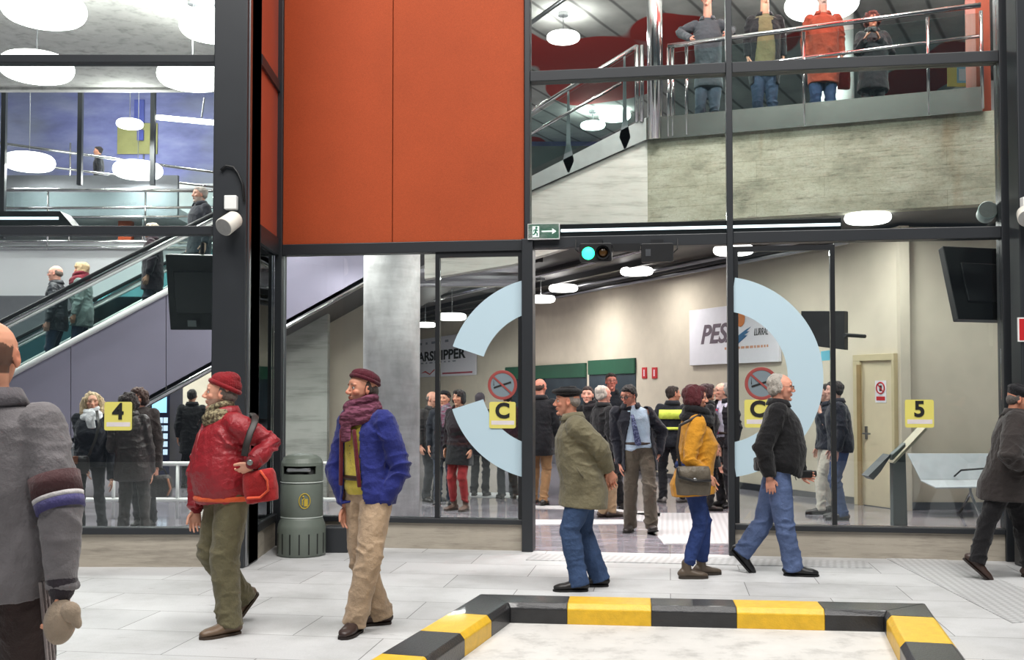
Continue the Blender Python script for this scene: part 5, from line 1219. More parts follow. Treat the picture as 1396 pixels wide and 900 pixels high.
    if hat == 'skullcap':
        mb = MB(); mb.ell(hp(-.026, 0, .078), (.104, .086, .052), (R3 @ Matrix.Rotation(math.radians(-20), 3, 'Y')).to_4x4(), 26, 14); me = remesh(mb, vox_b, 2, 'beanie'); v = getv(me); h_ = tohead(v); n = getn(me); setv(me, v + n * (.003 * np.sin(np.arctan2(h_[:, 1], h_[:, 0] + .03) * 40))[:, None]); ht = part('hat', me, fabric(hatcol, .95, 'wool'), label='tight knitted cap')
        mb = MB().torus(hp(-.020, 0, .062), (.100 * kh, .083 * kh), .013 * kh, (R3.normalized() @ Matrix.Rotation(math.radians(-20), 3, 'Y')).to_4x4(), 40, 10); part('brim', mb, fabric(hatcol, .95, 'wool'), ht)
    if hat == 'beret':
        mb = MB(); mb.ell(hp(-.005, 0, .088), (.132, .115, .034), (R3 @ Matrix.Rotation(math.radians(-2), 3, 'Y')).to_4x4(), 30, 14); mb.loft([hp(-.01, 0, .052), hp(-.01, 0, .082)], [(.082 * kh, .098 * kh), (.088 * kh, .104 * kh)], side=hl, n=24)
        me = remesh(mb, vox_b, 3, 'beret'); v = getv(me); h_ = tohead(v); setv(me, v + getn(me) * (.004 * vnoise(h_ * 22, 2))[:, None]); part('hat', me, fabric(hatcol, .9, 'wool'), label='flat felt beret')
    if hat == 'flatcap':
        mb = MB(); mb.ell(hp(-.005, 0, .075), (.118, .10, .045), (R3 @ Matrix.Rotation(math.radians(8), 3, 'Y')).to_4x4(), 30, 14); mb.ell(hp(.085, 0, .052), (.055, .075, .012), (R3 @ Matrix.Rotation(math.radians(14), 3, 'Y')).to_4x4(), 24, 10); mb.loft([hp(-.015, 0, .035), hp(-.012, 0, .075)], [(.083 * kh, .098 * kh), (.090 * kh, .104 * kh)], side=hl, n=24)
        me = remesh(mb, vox_b, 3, 'cap'); part('hat', me, fabric(hatcol, .9, 'wool'), label='flat cap with a short peak')
    # ------------ scarf
    if scarf:
        mb = MB(); cc = shc.lerp(headc, .42) + F * .018; nm = Matrix((F.to_tuple() + (0,), L.to_tuple() + (0,), U.to_tuple() + (0,), (0, 0, 0, 1))).transposed()
        big = scarf[3] if len(scarf) > 3 else 1.0
        for i, (dz, R_, r_, tl) in enumerate(((-.035, .088, .034, 10), (.0, .078, .030, -8), (.028, .072, .024, 14), (-.06, .10, .030, 4))):
            mb.torus(cc + U * dz * k * big + F * (.012 * (i == 0)), (R_ * k * big, R_ * k * big), r_ * k * big, nm @ Matrix.Rotation(math.radians(tl), 4, 'X') @ Matrix.Rotation(math.radians(12), 4, 'Y'), 30, 10)
        if len(scarf) > 4 and scarf[4]: mb.loft([cc + F * .10 * k, cc + F * .135 * k - U * .10 * k, cc + F * .15 * k + L * .02 - U * scarf[4] * k], [(.045 * k, .02 * k), (.055 * k, .018 * k), (.05 * k, .014 * k)], side=L, n=14)
        me = remesh(mb, max(.006, vox_c * .75), 1, 'scarf'); wrinkle(me, .008, [], 31, 16); part('scarf', me, fabric(scarf[:3], .95, scarfkind.split('|')[0], (150, 140, 110) if scarfkind in ('plaid',) else ((120, 70, 90) if scarfkind == 'stripe' else None)))
    if glasses:
        mb = MB(); Rg = (R3.normalized() @ Matrix.Rotation(math.pi / 2, 3, 'Y')).to_4x4()
        for s_ in (1, -1):
            mb.torus(hp(.102, .032 * s_, .008), (.016 * kh, .024 * kh), .0018 * kh if glasses != 'thick' else .003, Rg, 24, 6)
            mb.tube([hp(.102, .056 * s_, .014), hp(.06, .076 * s_, .014), hp(.0, .083 * s_, .010)], .0018 * kh, 6)
        mb.tube([hp(.103, .009, .012), hp(.105, -.009, .012)], .002 * kh, 6); gl_ = part('glasses', mb, M_lensd)
        if lod == 0:
            mb = MB()
            for s_ in (1, -1): mb.ell(hp(.102, .032 * s_, .008), (.001, .023, .015), R3.to_4x4(), 20, 8)
            part('lenses', mb, M_lens, gl_)
    ctx = dict(root=root, part=part, base=base, F=F, L=L, U=U, k=k, sh=shn, el=elb, wr=wri, hip=hipc, ax=ax, shc=shc, hp=hp, knee=knee, ank=ank, pix=lambda x, y, d=0: P(x, y, Y + d), jk=jk, tr=tr, Y=Y)
    return ctx
# ---------------------------------------------------------------- the people in the photograph
def pouch(name, c, ux, uz, un, w, h, d, mat, label=None, cat='bag', strap=None, straprad=.008, parts=None, taper=.85):
    """soft bag: rounded box hanging at c (top middle)"""
    ux, uz, un = Vector(ux).normalized(), Vector(uz).normalized(), Vector(un).normalized()
    o = empty(name, c, label=label, category=cat); mb = MB()
    mb.loft([-uz * 0.0, -uz * h * .15, -uz * h * .6, -uz * h], [(w / 2 * taper, d / 2 * .6), (w / 2 * .95, d / 2 * .9), (w / 2, d / 2), (w / 2 * .92, d / 2 * .8)], side=ux, n=24, exp=3.2, rnd=False)
    me = remesh(mb, .009, 3, 'bag'); v = getv(me); setv(me, v + getn(me) * (.004 * vnoise(v * 16, 4))[:, None]); me.materials.append(mat); smooth_on(me); link('bag_body', me, o)
    if strap: build('strap', MB().loft([Vector(p) - c for p in strap], [(straprad * 2.2, straprad * .6)] * len(strap), n=10, rnd=False), M_strap, o, smooth=True)
    return o
M_strap = plain('strap_dark', (34, 28, 26), .5)
def watch(ctx, s):
    w = ctx['wr'][s]; d = (w - ctx['el'][s]).normalized(); q_ = Vector((0, 0, 1)).rotation_difference(d).to_matrix().to_4x4()
    ctx['part']('watch', MB().torus(w + d * .005, .030, .008, q_, 28, 8), M_black); c_ = w + d * .005 - Vector((0, .034, -.01)); ctx['part']('watch_face', MB().lathe([(0, -.006), (.019, -.006), (.019, .004), (.015, .007), (0, .007)], c_, 24, Matrix.Rotation(math.pi / 2 + .3, 4, 'X')), plain('watch_steel', (130, 136, 134), .25, .6))

# --- pavement
A = person('bald man seen from behind in a grey sports jacket, nearest at the left edge', 3.6, -8, 1.79, 84, lod=0, head=(-10, 487), hip=(-6, 785), RH=(84, 806, -.12), RE=(84, 700, -.1), LH=(-95, 800, -.1), turn=12, hair='bald', haircol=(58, 44, 38), skin=(214, 152, 122),
           top=(112, 108, 110), topkind='cloth', hem=.86, bulk=1.1, belly=.05, legs=(52, 40, 38), legw=1.1, cuffs=(44, 38, 44), handdir=(None, (.0, .0, -1)), curl=(25, 62), wr=.62, flare=.0, sleeve=1.0, collar=(96, 92, 96))
pr = A['part']
def armband(ctx, s, f0, f1, col, r0, r1, name='sleeve_band'):
    a_, b_ = ctx['sh'][s], ctx['el'][s]; p = a_.lerp(b_, f0); q_ = a_.lerp(b_, f1); ctx['part'](name, MB().loft([p, q_], [r0, r1], n=24, rnd=False), fabric(col, .8), ctx['jk'])
armband(A, 'R', .60, .82, (70, 42, 44), .083, .080); armband(A, 'R', .82, .87, (190, 186, 186), .081, .079); armband(A, 'R', .87, .97, (66, 62, 108), .080, .077)
for i in range(3):
    h_, kn, an = A['hip'] - A['L'] * .0, A['knee']['R'], A['ank']['R']; off = -A['L'] * .0 + A['F'] * (-.05 + .022 * i)
    hj = A['hip'] - A['L'] * .09 * A['k']
    pts = [hj - A['L'] * .10 * A['k'] + A['F'] * (-.03 + .02 * i) - Vector((0, .04 , .02)), kn - A['L'] * .082 + A['F'] * (-.03 + .02 * i), an - A['L'] * .075 + A['F'] * (-.03 + .02 * i)]
    pr('side_stripe', MB().loft(pts, [(.006, .003)] * 3, n=8, rnd=False), fabric((150, 140, 138), .8), A['tr'])
pr('inner_collar', MB().torus(A['shc'] + A['ax'].normalized() * .095, (.073, .075), .014, None, 30, 8), fabric((40, 62, 120), .8), A['jk'])
# the cap he holds
w_ = A['wr']['R']; cc = w_ + V3(.01, -.02, -.075); o = empty('baseball_cap', cc, label='beige cap hanging from the hand of the man nearest at left', category='cap'); M_cap = fabric((150, 134, 116), .9, 'cloth')
mb = MB(); mb.ell(V3(-.005, 0, -.02), (.052, .045, .075), Matrix.Rotation(.15, 4, 'Y')); me = remesh(mb, .006, 3, 'crown'); me.materials.append(M_cap); smooth_on(me); link('crown', me, o)
mb = MB(); mb.ell(V3(.035, -.02, .015), (.035, .025, .035), Matrix.Rotation(.5, 4, 'Y')); mb.ell(V3(.052, -.02, -.005), (.018, .018, .036), Matrix.Rotation(-.4, 4, 'Y')); me = remesh(mb, .006, 2, 'folded_peak'); me.materials.append(M_cap); smooth_on(me); link('folded_peak', me, o)

R = person('man in a red jacket and red knitted beanie walking left', 7.0, 308, 1.73, 215, lod=0, head=(301, 537), hip=(312, 676), LF=(313, 856, -.1, 0, 10), RF=(343, 818, .3, 50, -5), LK=(306, 762, -.1), RK=(287, 752, .05), LH=(343, 632, -.30), LE=(368, 606, -.12), RH=(268, 694, .05), RE=(271, 640, .12),
           turn=-22, nod=-2, hair='under', haircol=(120, 108, 100), beard=(168, 140, 126), skin=(222, 164, 138), hat='beanie', hatcol=(132, 24, 32), top=(146, 28, 38), topkind='leather', hem=.855, bulk=1.12, belly=.09, legs=(104, 98, 74), legw=1.3, shoes=(104, 84, 66), scarf=(92, 82, 66, .95), scarfkind='plaid', handdir=((.35, -.75, -.65), (.1, 0, -1)), curl=(45, 30), cuffs=(120, 22, 30), sleeve=1.15, shw=1.02, flare=0)
R['part']('orange_hem', MB().torus(R['hip'] - V3(0, 0, .045), (.212, .196), .017, Matrix.Rotation(math.radians(215), 4, 'Z'), 36, 8), fabric((214, 92, 52), .8), R['jk'])
watch(R, 'L')
mb = MB(); fz = R['F']; tr_ = [R['shc'].lerp(R['hip'], f) + fz * (.155 + .06 * math.sin(f * 2.6)) for f in (.1, .3, .5, .7, .95)]; R['part']('zip', MB().tube(tr_, .004, 6), plain('zip_metal', (150, 60, 60), .4), R['jk'])
kp = R['hp']; R['part']('spectacles_on_cord', MB().tube([kp(.05, .05, -.13), kp(.13, .06, -.19), kp(.14, .0, -.21), kp(.13, -.05, -.18)], .003, 6), M_black)
# bag
c = P(352, 652, 6.75); pouch('shoulder_bag', c + V3(0, 0, .05), (1, -.2, .25), (-.15, 0, 1), (0, 1, 0), .22, .20, .13, fabric((158, 34, 36), .8, 'cloth'), 'red and orange shoulder bag under the arm of the man in the red jacket',
      strap=[P(333, 622, 6.66), P(336, 606, 6.66), P(341, 590, 6.69), P(347, 576, 6.74), P(348, 568, 6.80), P(344, 564, 6.9)], straprad=.010)
bg = bpy.data.objects['shoulder_bag']; build('orange_panel', MB().loft([V3(.03, -.068, .0), V3(.075, -.074, -.06), V3(.08, -.070, -.12), V3(.03, -.072, -.165), V3(-.05, -.066, -.17)], [(.008, .018)] * 5, n=10), fabric((206, 76, 44), .7), bg, smooth=True)

C = person('man in a blue jacket, dark red scarf and beanie, hands in pockets', 7.07, 500, 1.75, 226, lod=0, head=(494, 531), hip=(503, 672), LF=(484, 858, -.12, 0, 30), RF=(518, 847, .14, 0, -28), LK=(503, 762, -.14), RK=(492, 758, .06), LH=(522, 688, -.13), LE=(546, 640, -.10), RH=(472, 690, .05), RE=(459, 640, .12),
           turn=-14, hair='under', haircol=(64, 52, 46), beard=(150, 112, 98), skin=(206, 146, 120), hat='skullcap', hatcol=(78, 22, 36), top=(36, 44, 114), topkind='cloth', hem=.84, bulk=1.02, belly=.02, legs=(176, 152, 126), legw=1.2, shoes=(52, 36, 32), openf=.085, shirt=(202, 186, 78), scarf=(84, 44, 58, 1.2, .22), scarfkind='stripe', handdir=((.2, .1, -1), (.1, 0, -1)), curl=(40, 40), sleeve=1.2, collar=(40, 40, 46), flare=.01)
mb = MB()
for i in range(6): mb.ell(C['hip'] + C['ax'] * (.16 + .07 * i) + C['F'] * (.134), (.006, .006, .006), None, 8, 6)
C['part']('shirt_buttons', mb, plain('button', (120, 110, 60), .4))
for sg in (1, -1):
    pts = [C['hip'] + C['ax'] * f + C['F'] * (.155 - .02 * f) + C['L'] * sg * (.085 * (1.2 - .7 * f)) for f in (.05, .25, .45, .6)]; C['part']('jacket_lining', MB().loft(pts, [(.02, .008)] * 4, side=C['L'], n=10), fabric((96, 22, 34), .8), C['jk'])

D = person('old man in a black beret and olive coat, hands clasped behind his back', 8.5, 797, 1.66, 182, lod=0, head=(773, 548), hip=(797, 658), LF=(789, 800, -.09, 0, 0), RF=(817, 795, .12, 0, -5), LH=(829, 641, -.04), LE=(818, 612, -.16), RH=(828, 645, .06), RE=(818, 612, .2), nod=2,
           hair='sides', haircol=(150, 140, 132), skin=(214, 150, 124), hat='beret', hatcol=(20, 20, 22), top=(112, 106, 84), topkind='cloth', hem=.70, bulk=1.18, belly=.05, legs=(60, 80, 114), legkind='denim', legw=1.28, shoes=(24, 22, 22), flare=.035, handdir=((-.45, -.2, -.75), (-.3, .1, -.8)), curl=(50, 35), sleeve=1.25, wr=.8)
D['part']('pocket_flap', MB().tube([D['pix'](786, 638, -.235), D['pix'](795, 652, -.235)], .008, 6), fabric((96, 90, 70), .8), D['jk'])

Ep = person('woman with dark red hair in a mustard coat and black scarf', 9.06, 944, 1.62, 4, lod=0, head=(949, 543), hip=(943, 655), RF=(936, 784, -.08, 0, 0), LF=(956, 779, .1, 0, 8), RH=(965, 648, -.16), RE=(940, 628, -.2), LH=(966, 652, .05), LE=(958, 626, .2), turn=-6, nod=4, female=True,
            hair='bob', haircol=(82, 24, 32), skin=(220, 158, 132), top=(204, 142, 40), topkind='cloth', hem=.76, bulk=1.05, belly=.06, legs=(44, 62, 112), legkind='denim', legw=1.0, shoes=(84, 72, 60), boots=True, scarf=(20, 20, 24, 1.25, .22), handdir=((.35, 0, -.9), (.35, .1, -.9)), curl=(40, 40), collar=False, flare=.03, sleeve=1.12, wr=.6)
c = P(945, 636, 8.82); pouch('handbag', c, (1, 0, -.12), (0, 0, 1), (0, 1, 0), .30, .235, .12, fabric((96, 88, 76), .5, 'leather'), 'grey brown leather handbag carried by the woman in the mustard coat',
      strap=[P(928, 642, 8.82), P(923, 610, 8.85), P(927, 580, 8.87), Ep['sh']['R'] + V3(.02, -.04, .06), Ep['sh']['R'] + V3(.04, .1, .06)], straprad=.006)
hb = bpy.data.objects['handbag']; build('flap', MB().loft([V3(-.135, -.05, -.01), V3(-.13, -.072, -.08), V3(.0, -.078, -.115), V3(.13, -.07, -.11)], [(.012, .02)] * 4, n=10), plain('bag_trim', (30, 28, 28), .35), hb, smooth=True); build('clasp', MB().ell(V3(.0, -.092, -.10), (.016, .006, .012)), M_inoxd, hb, smooth=True)

Wk = person('grey haired man with glasses in a black jacket striding right', 9.2, 1060, 1.76, -14, lod=0, head=(1065, 529), hip=(1060, 657), RF=(1081, 779, -.08, 0, 4), LF=(1003, 752, .12, 48, 0), RK=(1069, 716, -.1), LK=(1041, 713, .08), RH=(1049, 651, -.19), RE=(1040, 612, -.19), LH=(1090, 645, .12), LE=(1086, 615, .2), turn=4, nod=3,
            hair='receding', haircol=(176, 170, 162), skin=(222, 158, 134), glasses='thin', top=(18, 18, 21), hem=.885, bulk=1.14, belly=.09, legs=(84, 100, 136), legkind='denim', legw=1.22, shoes=(20, 20, 22), handdir=((.8, 0, -.2), (.1, .1, -1)), curl=(50, 30), sleeve=1.22, flare=.0)
c = P(1098, 646, 9.3); o = empty('camera', c, label='small black camera in the hand of the grey haired walker', category='camera'); build('camera_body', MB().box(-.065, .06, -.03, .03, -.035, .032), M_black, o, bevel=.012); build('camera_lens', MB().lathe([(.026, 0), (.028, .03), (.022, .034), (0, .03)], (.06, 0, 0), 24, Matrix.Rotation(math.pi / 2, 4, 'Y')), M_black, o, smooth=True); build('wrist_strap', MB().tube([(-.06, 0, .0), (-.09, .0, -.03), (-.08, 0, -.055)], .004), M_strap, o)

G = person('man in a black flat cap and dark coat striding right at the right edge', 8.95, 1376, 1.74, -18, lod=0, head=(1391, 545), hip=(1373, 662), RF=(1322, 756, .0, 42, 0), LF=(1406, 781, .1, 0, 0), RK=(1346, 712, -.02), LK=(1392, 712, .1), RH=(1396, 636, -.25), RE=(1378, 622, -.3), LH=(1402, 640, .2), turn=-10, nod=14,
           hair='under', haircol=(90, 84, 80), skin=(202, 140, 114), hat='flatcap', hatcol=(24, 24, 28), top=(48, 43, 42), topkind='cloth', hem=.70, bulk=1.22, belly=.06, legs=(20, 19, 22), legw=1.1, shoes=(58, 42, 36), sleeve=1.35, handdir=((.8, 0, -.5), (.7, .2, -.3)), flare=.05)

# --- behind the left glass
H1 = person('blonde woman with a white scarf and dark jacket, left of the group by sign 4', 12.0, 120, 1.66, -76, lod=1, head=(126, 549), hip=(122, 640), hair='long', haircol=(202, 176, 140), skin=(224, 168, 142), female=True, top=(26, 28, 38), hem=.76, legs=(22, 22, 32), legw=.9, scarf=(232, 232, 236, 1.05, .2), bulk=1.08, belly=.02, collar=False, RH=(118, 640, -.2), LH=(152, 655, -.1), LF=(139, 724, 0, 0, 0), RF=(109, 724, 0, 0, 0), turn=8)
c = P(106, 622, 11.75); pouch('shoulder_bag', c, (1, 0, 0), (0, 0, 1), (0, 1, 0), .26, .19, .12, fabric((40, 34, 36), .5, 'leather'), 'dark leather shoulder bag of the blonde woman', strap=[c + V3(.12, 0, 0), P(130, 600, 11.75), P(135, 580, 11.8), P(132, 560, 11.9)], straprad=.007)
build('tan_tab', MB().loft([V3(.0, -.06, .0), V3(.0, -.068, -.08)], [(.03, .008)] * 2, side=V3(1, 0, 0), n=10), fabric((120, 72, 50), .5), bpy.data.objects['shoulder_bag.001'])
person('dark haired woman in a brown leather jacket, back turned behind sign 4', 11.75, 180, 1.62, 96, lod=1, head=(176, 551), hip=(180, 645), hair='curly', haircol=(46, 30, 28), female=True, top=(48, 38, 38), topkind='leather', hem=.66, legs=(50, 44, 44), legw=1.0, bulk=1.12, LH=(150, 604, .15), LE=(152, 612, -.05), RH=(206, 645, .1), LF=(168, 724, 0), RF=(198, 724, 0), flare=.03, belly=.02, turn=-10)
H3 = person('curly haired woman in a dark fur coat holding a brown bag', 12.55, 196, 1.72, -96, lod=1, head=(188, 544), hip=(198, 640), hair='curly', haircol=(74, 46, 38), female=True, skin=(190, 130, 110), top=(44, 30, 28), topkind='fur', hem=.66, legs=(30, 28, 34), LH=(214, 640, -.15), RH=(175, 640, .1), bulk=1.14, wr=1.2, collar=False, LF=(206, 720, 0), RF=(190, 720, 0))
c = P(219, 648, 12.38); pouch('handbag', c, (1, 0, .1), (-.05, 0, 1), (0, 1, 0), .26, .25, .14, fabric((46, 38, 38), .5, 'leather'), 'brown and black handbag with two thin handles held by the curly haired woman', strap=[c + V3(-.07, 0, -.01), P(212, 642, 12.39), P(215, 638, 12.40), P(224, 640, 12.39), c + V3(.08, 0, -.01)], straprad=.005, taper=.7)
build('tan_edge', MB().loft([V3(.10, -.05, -.04), V3(.13, -.05, -.15), V3(.10, -.05, -.225)], [(.012, .03)] * 3, n=10), fabric((140, 84, 54), .5), bpy.data.objects['handbag.001'], smooth=True)
person('man in a black coat seen from behind beside the cream wall at left', 17.6, 262, 1.62, 110, lod=1, hair='short', haircol=(36, 32, 32), top=(20, 20, 24), hem=.62, legs=(18, 18, 22), bulk=1.1, turn=-20)
# --- behind the glass left of the doorway
person('bald man in a grey jacket left of the thin door stile', 15.4, 588, 1.58, -50, lod=1, hair='sides', haircol=(120, 110, 104), skin=(216, 160, 138), top=(58, 54, 54), hem=.78, legs=(30, 30, 36), bulk=1.05, turn=20, nod=6)
person('person in a dark cap and pale scarf behind the thin door stile', 15.0, 606, 1.58, -90, lod=1, hair='short', haircol=(24, 22, 24), hat='skullcap', hatcol=(22, 22, 26), top=(36, 38, 46), hem=.70, legs=(34, 44, 66), scarf=(120, 118, 128, 1.0, .3), scarfkind='stripe', turn=-20, shoes=(40, 40, 44))
person('woman in a dark coat and red trousers behind the lower frosted arc', 14.2, 627, 1.60, -120, lod=1, female=True, hair='bob', haircol=(26, 22, 24), top=(24, 24, 30), hem=.66, legs=(150, 44, 48), legw=.95, shoes=(92, 70, 62), boots=True, bulk=1.1)
person('person with short grey hair and dark legs behind the frosted arc', 16.2, 654, 1.56, 80, lod=1, hair='short', haircol=(96, 86, 96), top=(34, 30, 36), hem=.7, legs=(24, 22, 26), bulk=1.05)
person('person in a dark maroon coat beside the letter C sign left of the doorway', 15.8, 692, 1.60, 100, lod=1, hair='short', haircol=(30, 26, 28), top=(52, 26, 32), hem=.62, legs=(26, 28, 34), bulk=1.25)
# --- in the doorway
person('man in a black coat and tan trousers walking away beside the door post', 14.9, 736, 1.76, 75, lod=1, hair='sides', haircol=(70, 52, 44), skin=(206, 140, 120), top=(22, 23, 28), hem=.72, legs=(146, 112, 78), bulk=1.15, LF=(727, 688, .2), RF=(741, 690, -.1), turn=-20)
person('young dark haired man facing the camera behind the man in the beret', 14.4, 808, 1.73, -96, lod=1, head=(801, 539), hip=(822, 622), hair='short', haircol=(46, 32, 28), skin=(222, 166, 146), top=(22, 22, 25), topkind='wool', hem=.70, legs=(20, 20, 24), bulk=1.1, LF=(848, 690, 0, 0, 20), RF=(826, 690, 0, 0, -10), scarf=(28, 26, 30, .9), turn=-6)
person('white haired man in a black coat and beige trousers facing right', 13.4, 826, 1.66, 25, lod=1, head=(823, 538), hip=(826, 635), hair='receding', haircol=(196, 186, 176), skin=(222, 158, 140), top=(24, 24, 27), hem=.60, legs=(164, 138, 108), shoes=(70, 56, 50), bulk=1.1, LF=(834, 706, 0, 0, 0), RF=(822, 707, 0, 0, 0))
person('tall man with red framed glasses behind the white haired man', 16.2, 833, 1.86, -88, lod=1, hair='short', haircol=(52, 34, 30), skin=(206, 128, 112), glasses='thick', top=(24, 26, 34), hem=.7, legs=(24, 24, 30))
J = person('man in a blue shirt and dotted tie under an open dark coat, stepping forward', 12.0, 872, 1.73, -97, lod=0, head=(857, 540), hip=(872, 634), LF=(888, 727, -.15, -12, 10), RF=(859, 727, .05, 0, -12), LH=(897, 622, -.02), LE=(902, 590, .06), RH=(845, 632, .0), RE=(840, 595, .06), turn=-34, nod=16,
           hair='short', haircol=(30, 26, 26), skin=(210, 146, 124), glasses='thin', top=(28, 30, 40), topkind='cloth', hem=.70, openf=.115, shirt=(182, 202, 222), tie=(54, 60, 96), legs=(84, 76, 66), legw=1.1, shoes=(44, 38, 36), bulk=1.06, sleeve=1.12)
jv = person('man in a black and fluorescent yellow work jacket seen from behind', 15.2, 912, 1.70, 78, lod=1, head=(918, 538), hip=(912, 620), hair='short', haircol=(44, 32, 28), skin=(200, 140, 116), top=(26, 28, 36), hem=.84, legs=(22, 22, 28), shoes=(110, 106, 104), LF=(904, 690, 0, 0, 20), RF=(928, 690, 0, 0, -40), turn=-62, bulk=1.1)
B_ = jv['F'] * -1; sc_ = jv['shc']
mb = MB(); yv = fabric((214, 230, 90), .7)
def backpatch(ctx, f0, f1, w2, off=.15):
    a_ = ctx['hip'] + ctx['ax'] * f0; b_ = ctx['hip'] + ctx['ax'] * f1; vs = []; fs = []
    n_s = 9
    for r_, p in enumerate((a_, b_)):
        for i in range(n_s):
            t_ = -1 + 2 * i / (n_s - 1); q_ = p - ctx['F'] * (off * math.cos(t_ * .9)) + ctx['L'] * (w2 * math.sin(t_ * 1.2)); vs += [q_, q_ - ctx['F'] * .01]
    for i in range(n_s - 1):
        a0 = i * 2; b0 = n_s * 2 + i * 2; fs += [(a0, a0 + 2, b0 + 2, b0), (a0 + 1, b0 + 1, b0 + 3, a0 + 3), (a0, a0 + 1, a0 + 3, a0 + 2), (b0, b0 + 2, b0 + 3, b0 + 1)]
    fs += [(0, n_s * 2, n_s * 2 + 1, 1), (n_s * 2 - 2, n_s * 2 - 1, n_s * 4 - 1, n_s * 4 - 2)]
    return MB().add(vs, fs)
jv['part']('fluorescent_yoke', backpatch(jv, .46, .665, .185, .158), yv, jv['jk']); jv['part']('fluorescent_band', backpatch(jv, .22, .28, .18, .155), yv, jv['jk'])
person('dark haired woman in black half hidden behind the woman in the mustard coat', 14.2, 962, 1.68, 10, lod=1, female=True, hair='bob', haircol=(48, 24, 28), top=(18, 18, 22), hem=.60, legs=(18, 18, 22), legw=.8, bulk=1.0)
person('grey haired man in a dark suit and red tie beside the right door post', 14.6, 990, 1.76, 215, lod=1, head=(984, 534), hip=(990, 620), hair='receding', haircol=(140, 134, 130), skin=(214, 160, 140), glasses='thin', top=(34, 32, 38), hem=.80, openf=.07, shirt=(206, 202, 220), tie=(160, 36, 54), legs=(52, 50, 54), RH=(982, 632, -.1), turn=-20, shoes=(24, 22, 24))
# --- behind the glass right of the doorway
person('man in a dark jacket and jeans facing left behind the right thin stile', 13.2, 1146, 1.74, 170, lod=1, head=(1137, 533), hip=(1147, 622), hair='short', haircol=(40, 34, 34), skin=(204, 160, 146), top=(26, 28, 40), hem=.84, legs=(58, 74, 110), legkind='denim', bulk=1.15, shoes=(40, 36, 38))
person('man in a dark jacket and pale trousers left of the man in jeans', 13.95, 1126, 1.70, 186, lod=1, head=(1125, 536), hip=(1130, 625), hair='short', haircol=(44, 36, 34), skin=(206, 160, 144), top=(30, 32, 44), hem=.86, legs=(186, 180, 168), bulk=1.05, LH=(1118, 562, -.1), shoes=(44, 40, 40), LF=(1119, 700, -.2), RF=(1138, 698, .1))
# --- upper gallery, right
zf = 4.975
person('man in a dark zipped jacket leaning both hands on the gallery rail', 14.75, 963, 1.74, -100, zf, lod=1, head=(964, -2), hip=(966, 95), LH=(989, 47, -.42), RH=(943, 53, -.38), LE=(998, 42, -.1), RE=(926, 45, .0), hair='short', haircol=(60, 50, 46), skin=(206, 146, 126), top=(66, 68, 74), hem=.84, legs=(64, 72, 86), bulk=1.05, turn=-10, nod=4, handdir=((.7, 0, -.5), (.7, 0, -.5)), curl=(45, 45))
person('man in an open black jacket over an olive pullover on the upper gallery', 14.5, 1043, 1.76, -92, zf, lod=1, head=(1043, -6), hip=(1042, 88), hair='short', haircol=(70, 56, 48), top=(26, 26, 30), hem=.80, openf=.11, shirt=(104, 98, 70), legs=(48, 62, 84), legkind='denim', bulk=1.15, belly=.03)
L3 = person('man in a rust coloured jacket and jeans on the upper gallery', 14.3, 1122, 1.75, -95, zf, lod=1, head=(1122, -6), hip=(1122, 85), hair='receding', haircol=(170, 160, 150), beard=(190, 180, 172), skin=(204, 146, 126), top=(142, 60, 38), topkind='cloth', hem=.76, legs=(46, 64, 96), legkind='denim', bulk=1.15)
c = P(1150, 92, 14.4); pouch('tote_bag', c, (1, 0, 0), (0, 0, 1), (0, 1, 0), .18, .3, .10, fabric((150, 44, 34), .7, 'cloth'), 'red bag hanging beside the man in the rust coloured jacket upstairs', strap=[c + V3(-.03, 0, 0), P(1146, 60, 14.3), P(1138, 30, 14.3)], straprad=.006, taper=.6)
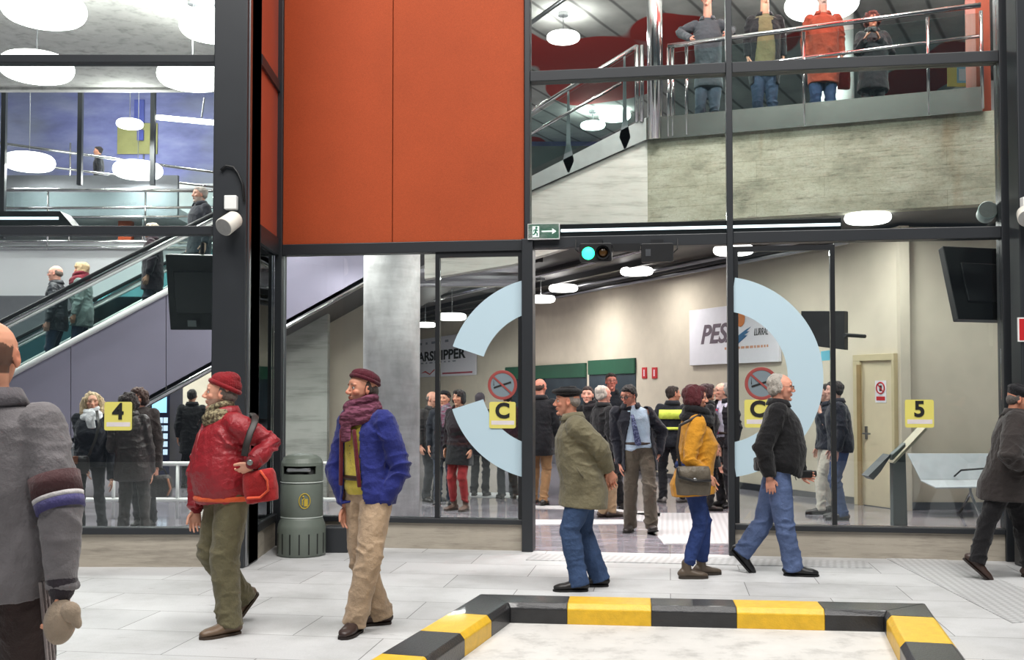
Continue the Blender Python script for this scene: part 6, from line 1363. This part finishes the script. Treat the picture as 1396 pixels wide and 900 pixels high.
L4 = person('dark clothed woman on the upper gallery raising a camera to her face', 13.95, 1190, 1.60, -95, zf, lod=1, head=(1189, 28), hip=(1190, 100), female=True, hair='curly', haircol=(84, 36, 28), skin=(180, 124, 100), top=(32, 30, 34), topkind='cloth', hem=.62, legs=(26, 24, 28), bulk=1.2, belly=.03, RH=(1180, 52, -.22), LH=(1198, 52, -.22), RE=(1170, 72, -.05), LE=(1214, 72, -.05), handdir=((.2, -.3, .9), (.2, .3, .9)), curl=(60, 60), flare=.03)
c = P(1189, 40, 13.68); o = empty('camera', c, label='small camera held up by the woman upstairs', category='camera'); build('camera_body', MB().box(-.055, .055, -.02, .02, -.032, .032), M_black, o, bevel=.008); build('camera_lens', MB().lathe([(.022, 0), (.024, .03), (0, .032)], (0, -.02, 0), 20, Matrix.Rotation(math.pi / 2, 4, 'X')), M_black, o)
# --- escalator and left gallery
def onstep(px): return STEP(px)
person('man in a black leather jacket riding down the escalator, facing left', 15.85, 76, 1.74, 186, onstep(76), lod=1, hair='sides', haircol=(110, 96, 88), skin=(222, 164, 146), top=(34, 36, 44), topkind='leather', hem=.78, legs=(34, 44, 66), glasses='thin', bulk=1.1)
person('blonde woman in a grey jacket and dark red scarf on the escalator behind him', 16.05, 111, 1.66, 182, onstep(104), lod=1, female=True, hair='bob', haircol=(196, 168, 130), top=(112, 124, 122), hem=.72, legs=(38, 54, 82), scarf=(116, 34, 48, 1.35), bulk=1.15)
person('person in a dark coat half way up the escalator, cut by the transom', 15.9, 207, 1.66, 190, onstep(206), lod=1, hair='short', haircol=(206, 190, 170), top=(52, 36, 44), hem=.68, legs=(34, 36, 50), bulk=1.15)
person('grey bearded man in a black jacket high on the escalator by the dark column', 15.6, 270, 1.80, -140, onstep(272) + .02, lod=1, head=(272, 266), hair='short', haircol=(170, 160, 152), beard=(196, 188, 182), skin=(210, 160, 140), top=(44, 44, 52), hem=.72, legs=(90, 66, 74), bulk=1.1)
ST('floor', MB().box(-24, -8, 25.4, 27.0, 5.75, 6.0), M_wgrey)
person('small figure in a black jacket far off before the blue wall', 26.3, 131, 1.70, 200, 6.0, lod=2, hair='short', haircol=(40, 34, 34), top=(26, 28, 34), hem=.8, legs=(26, 28, 34))
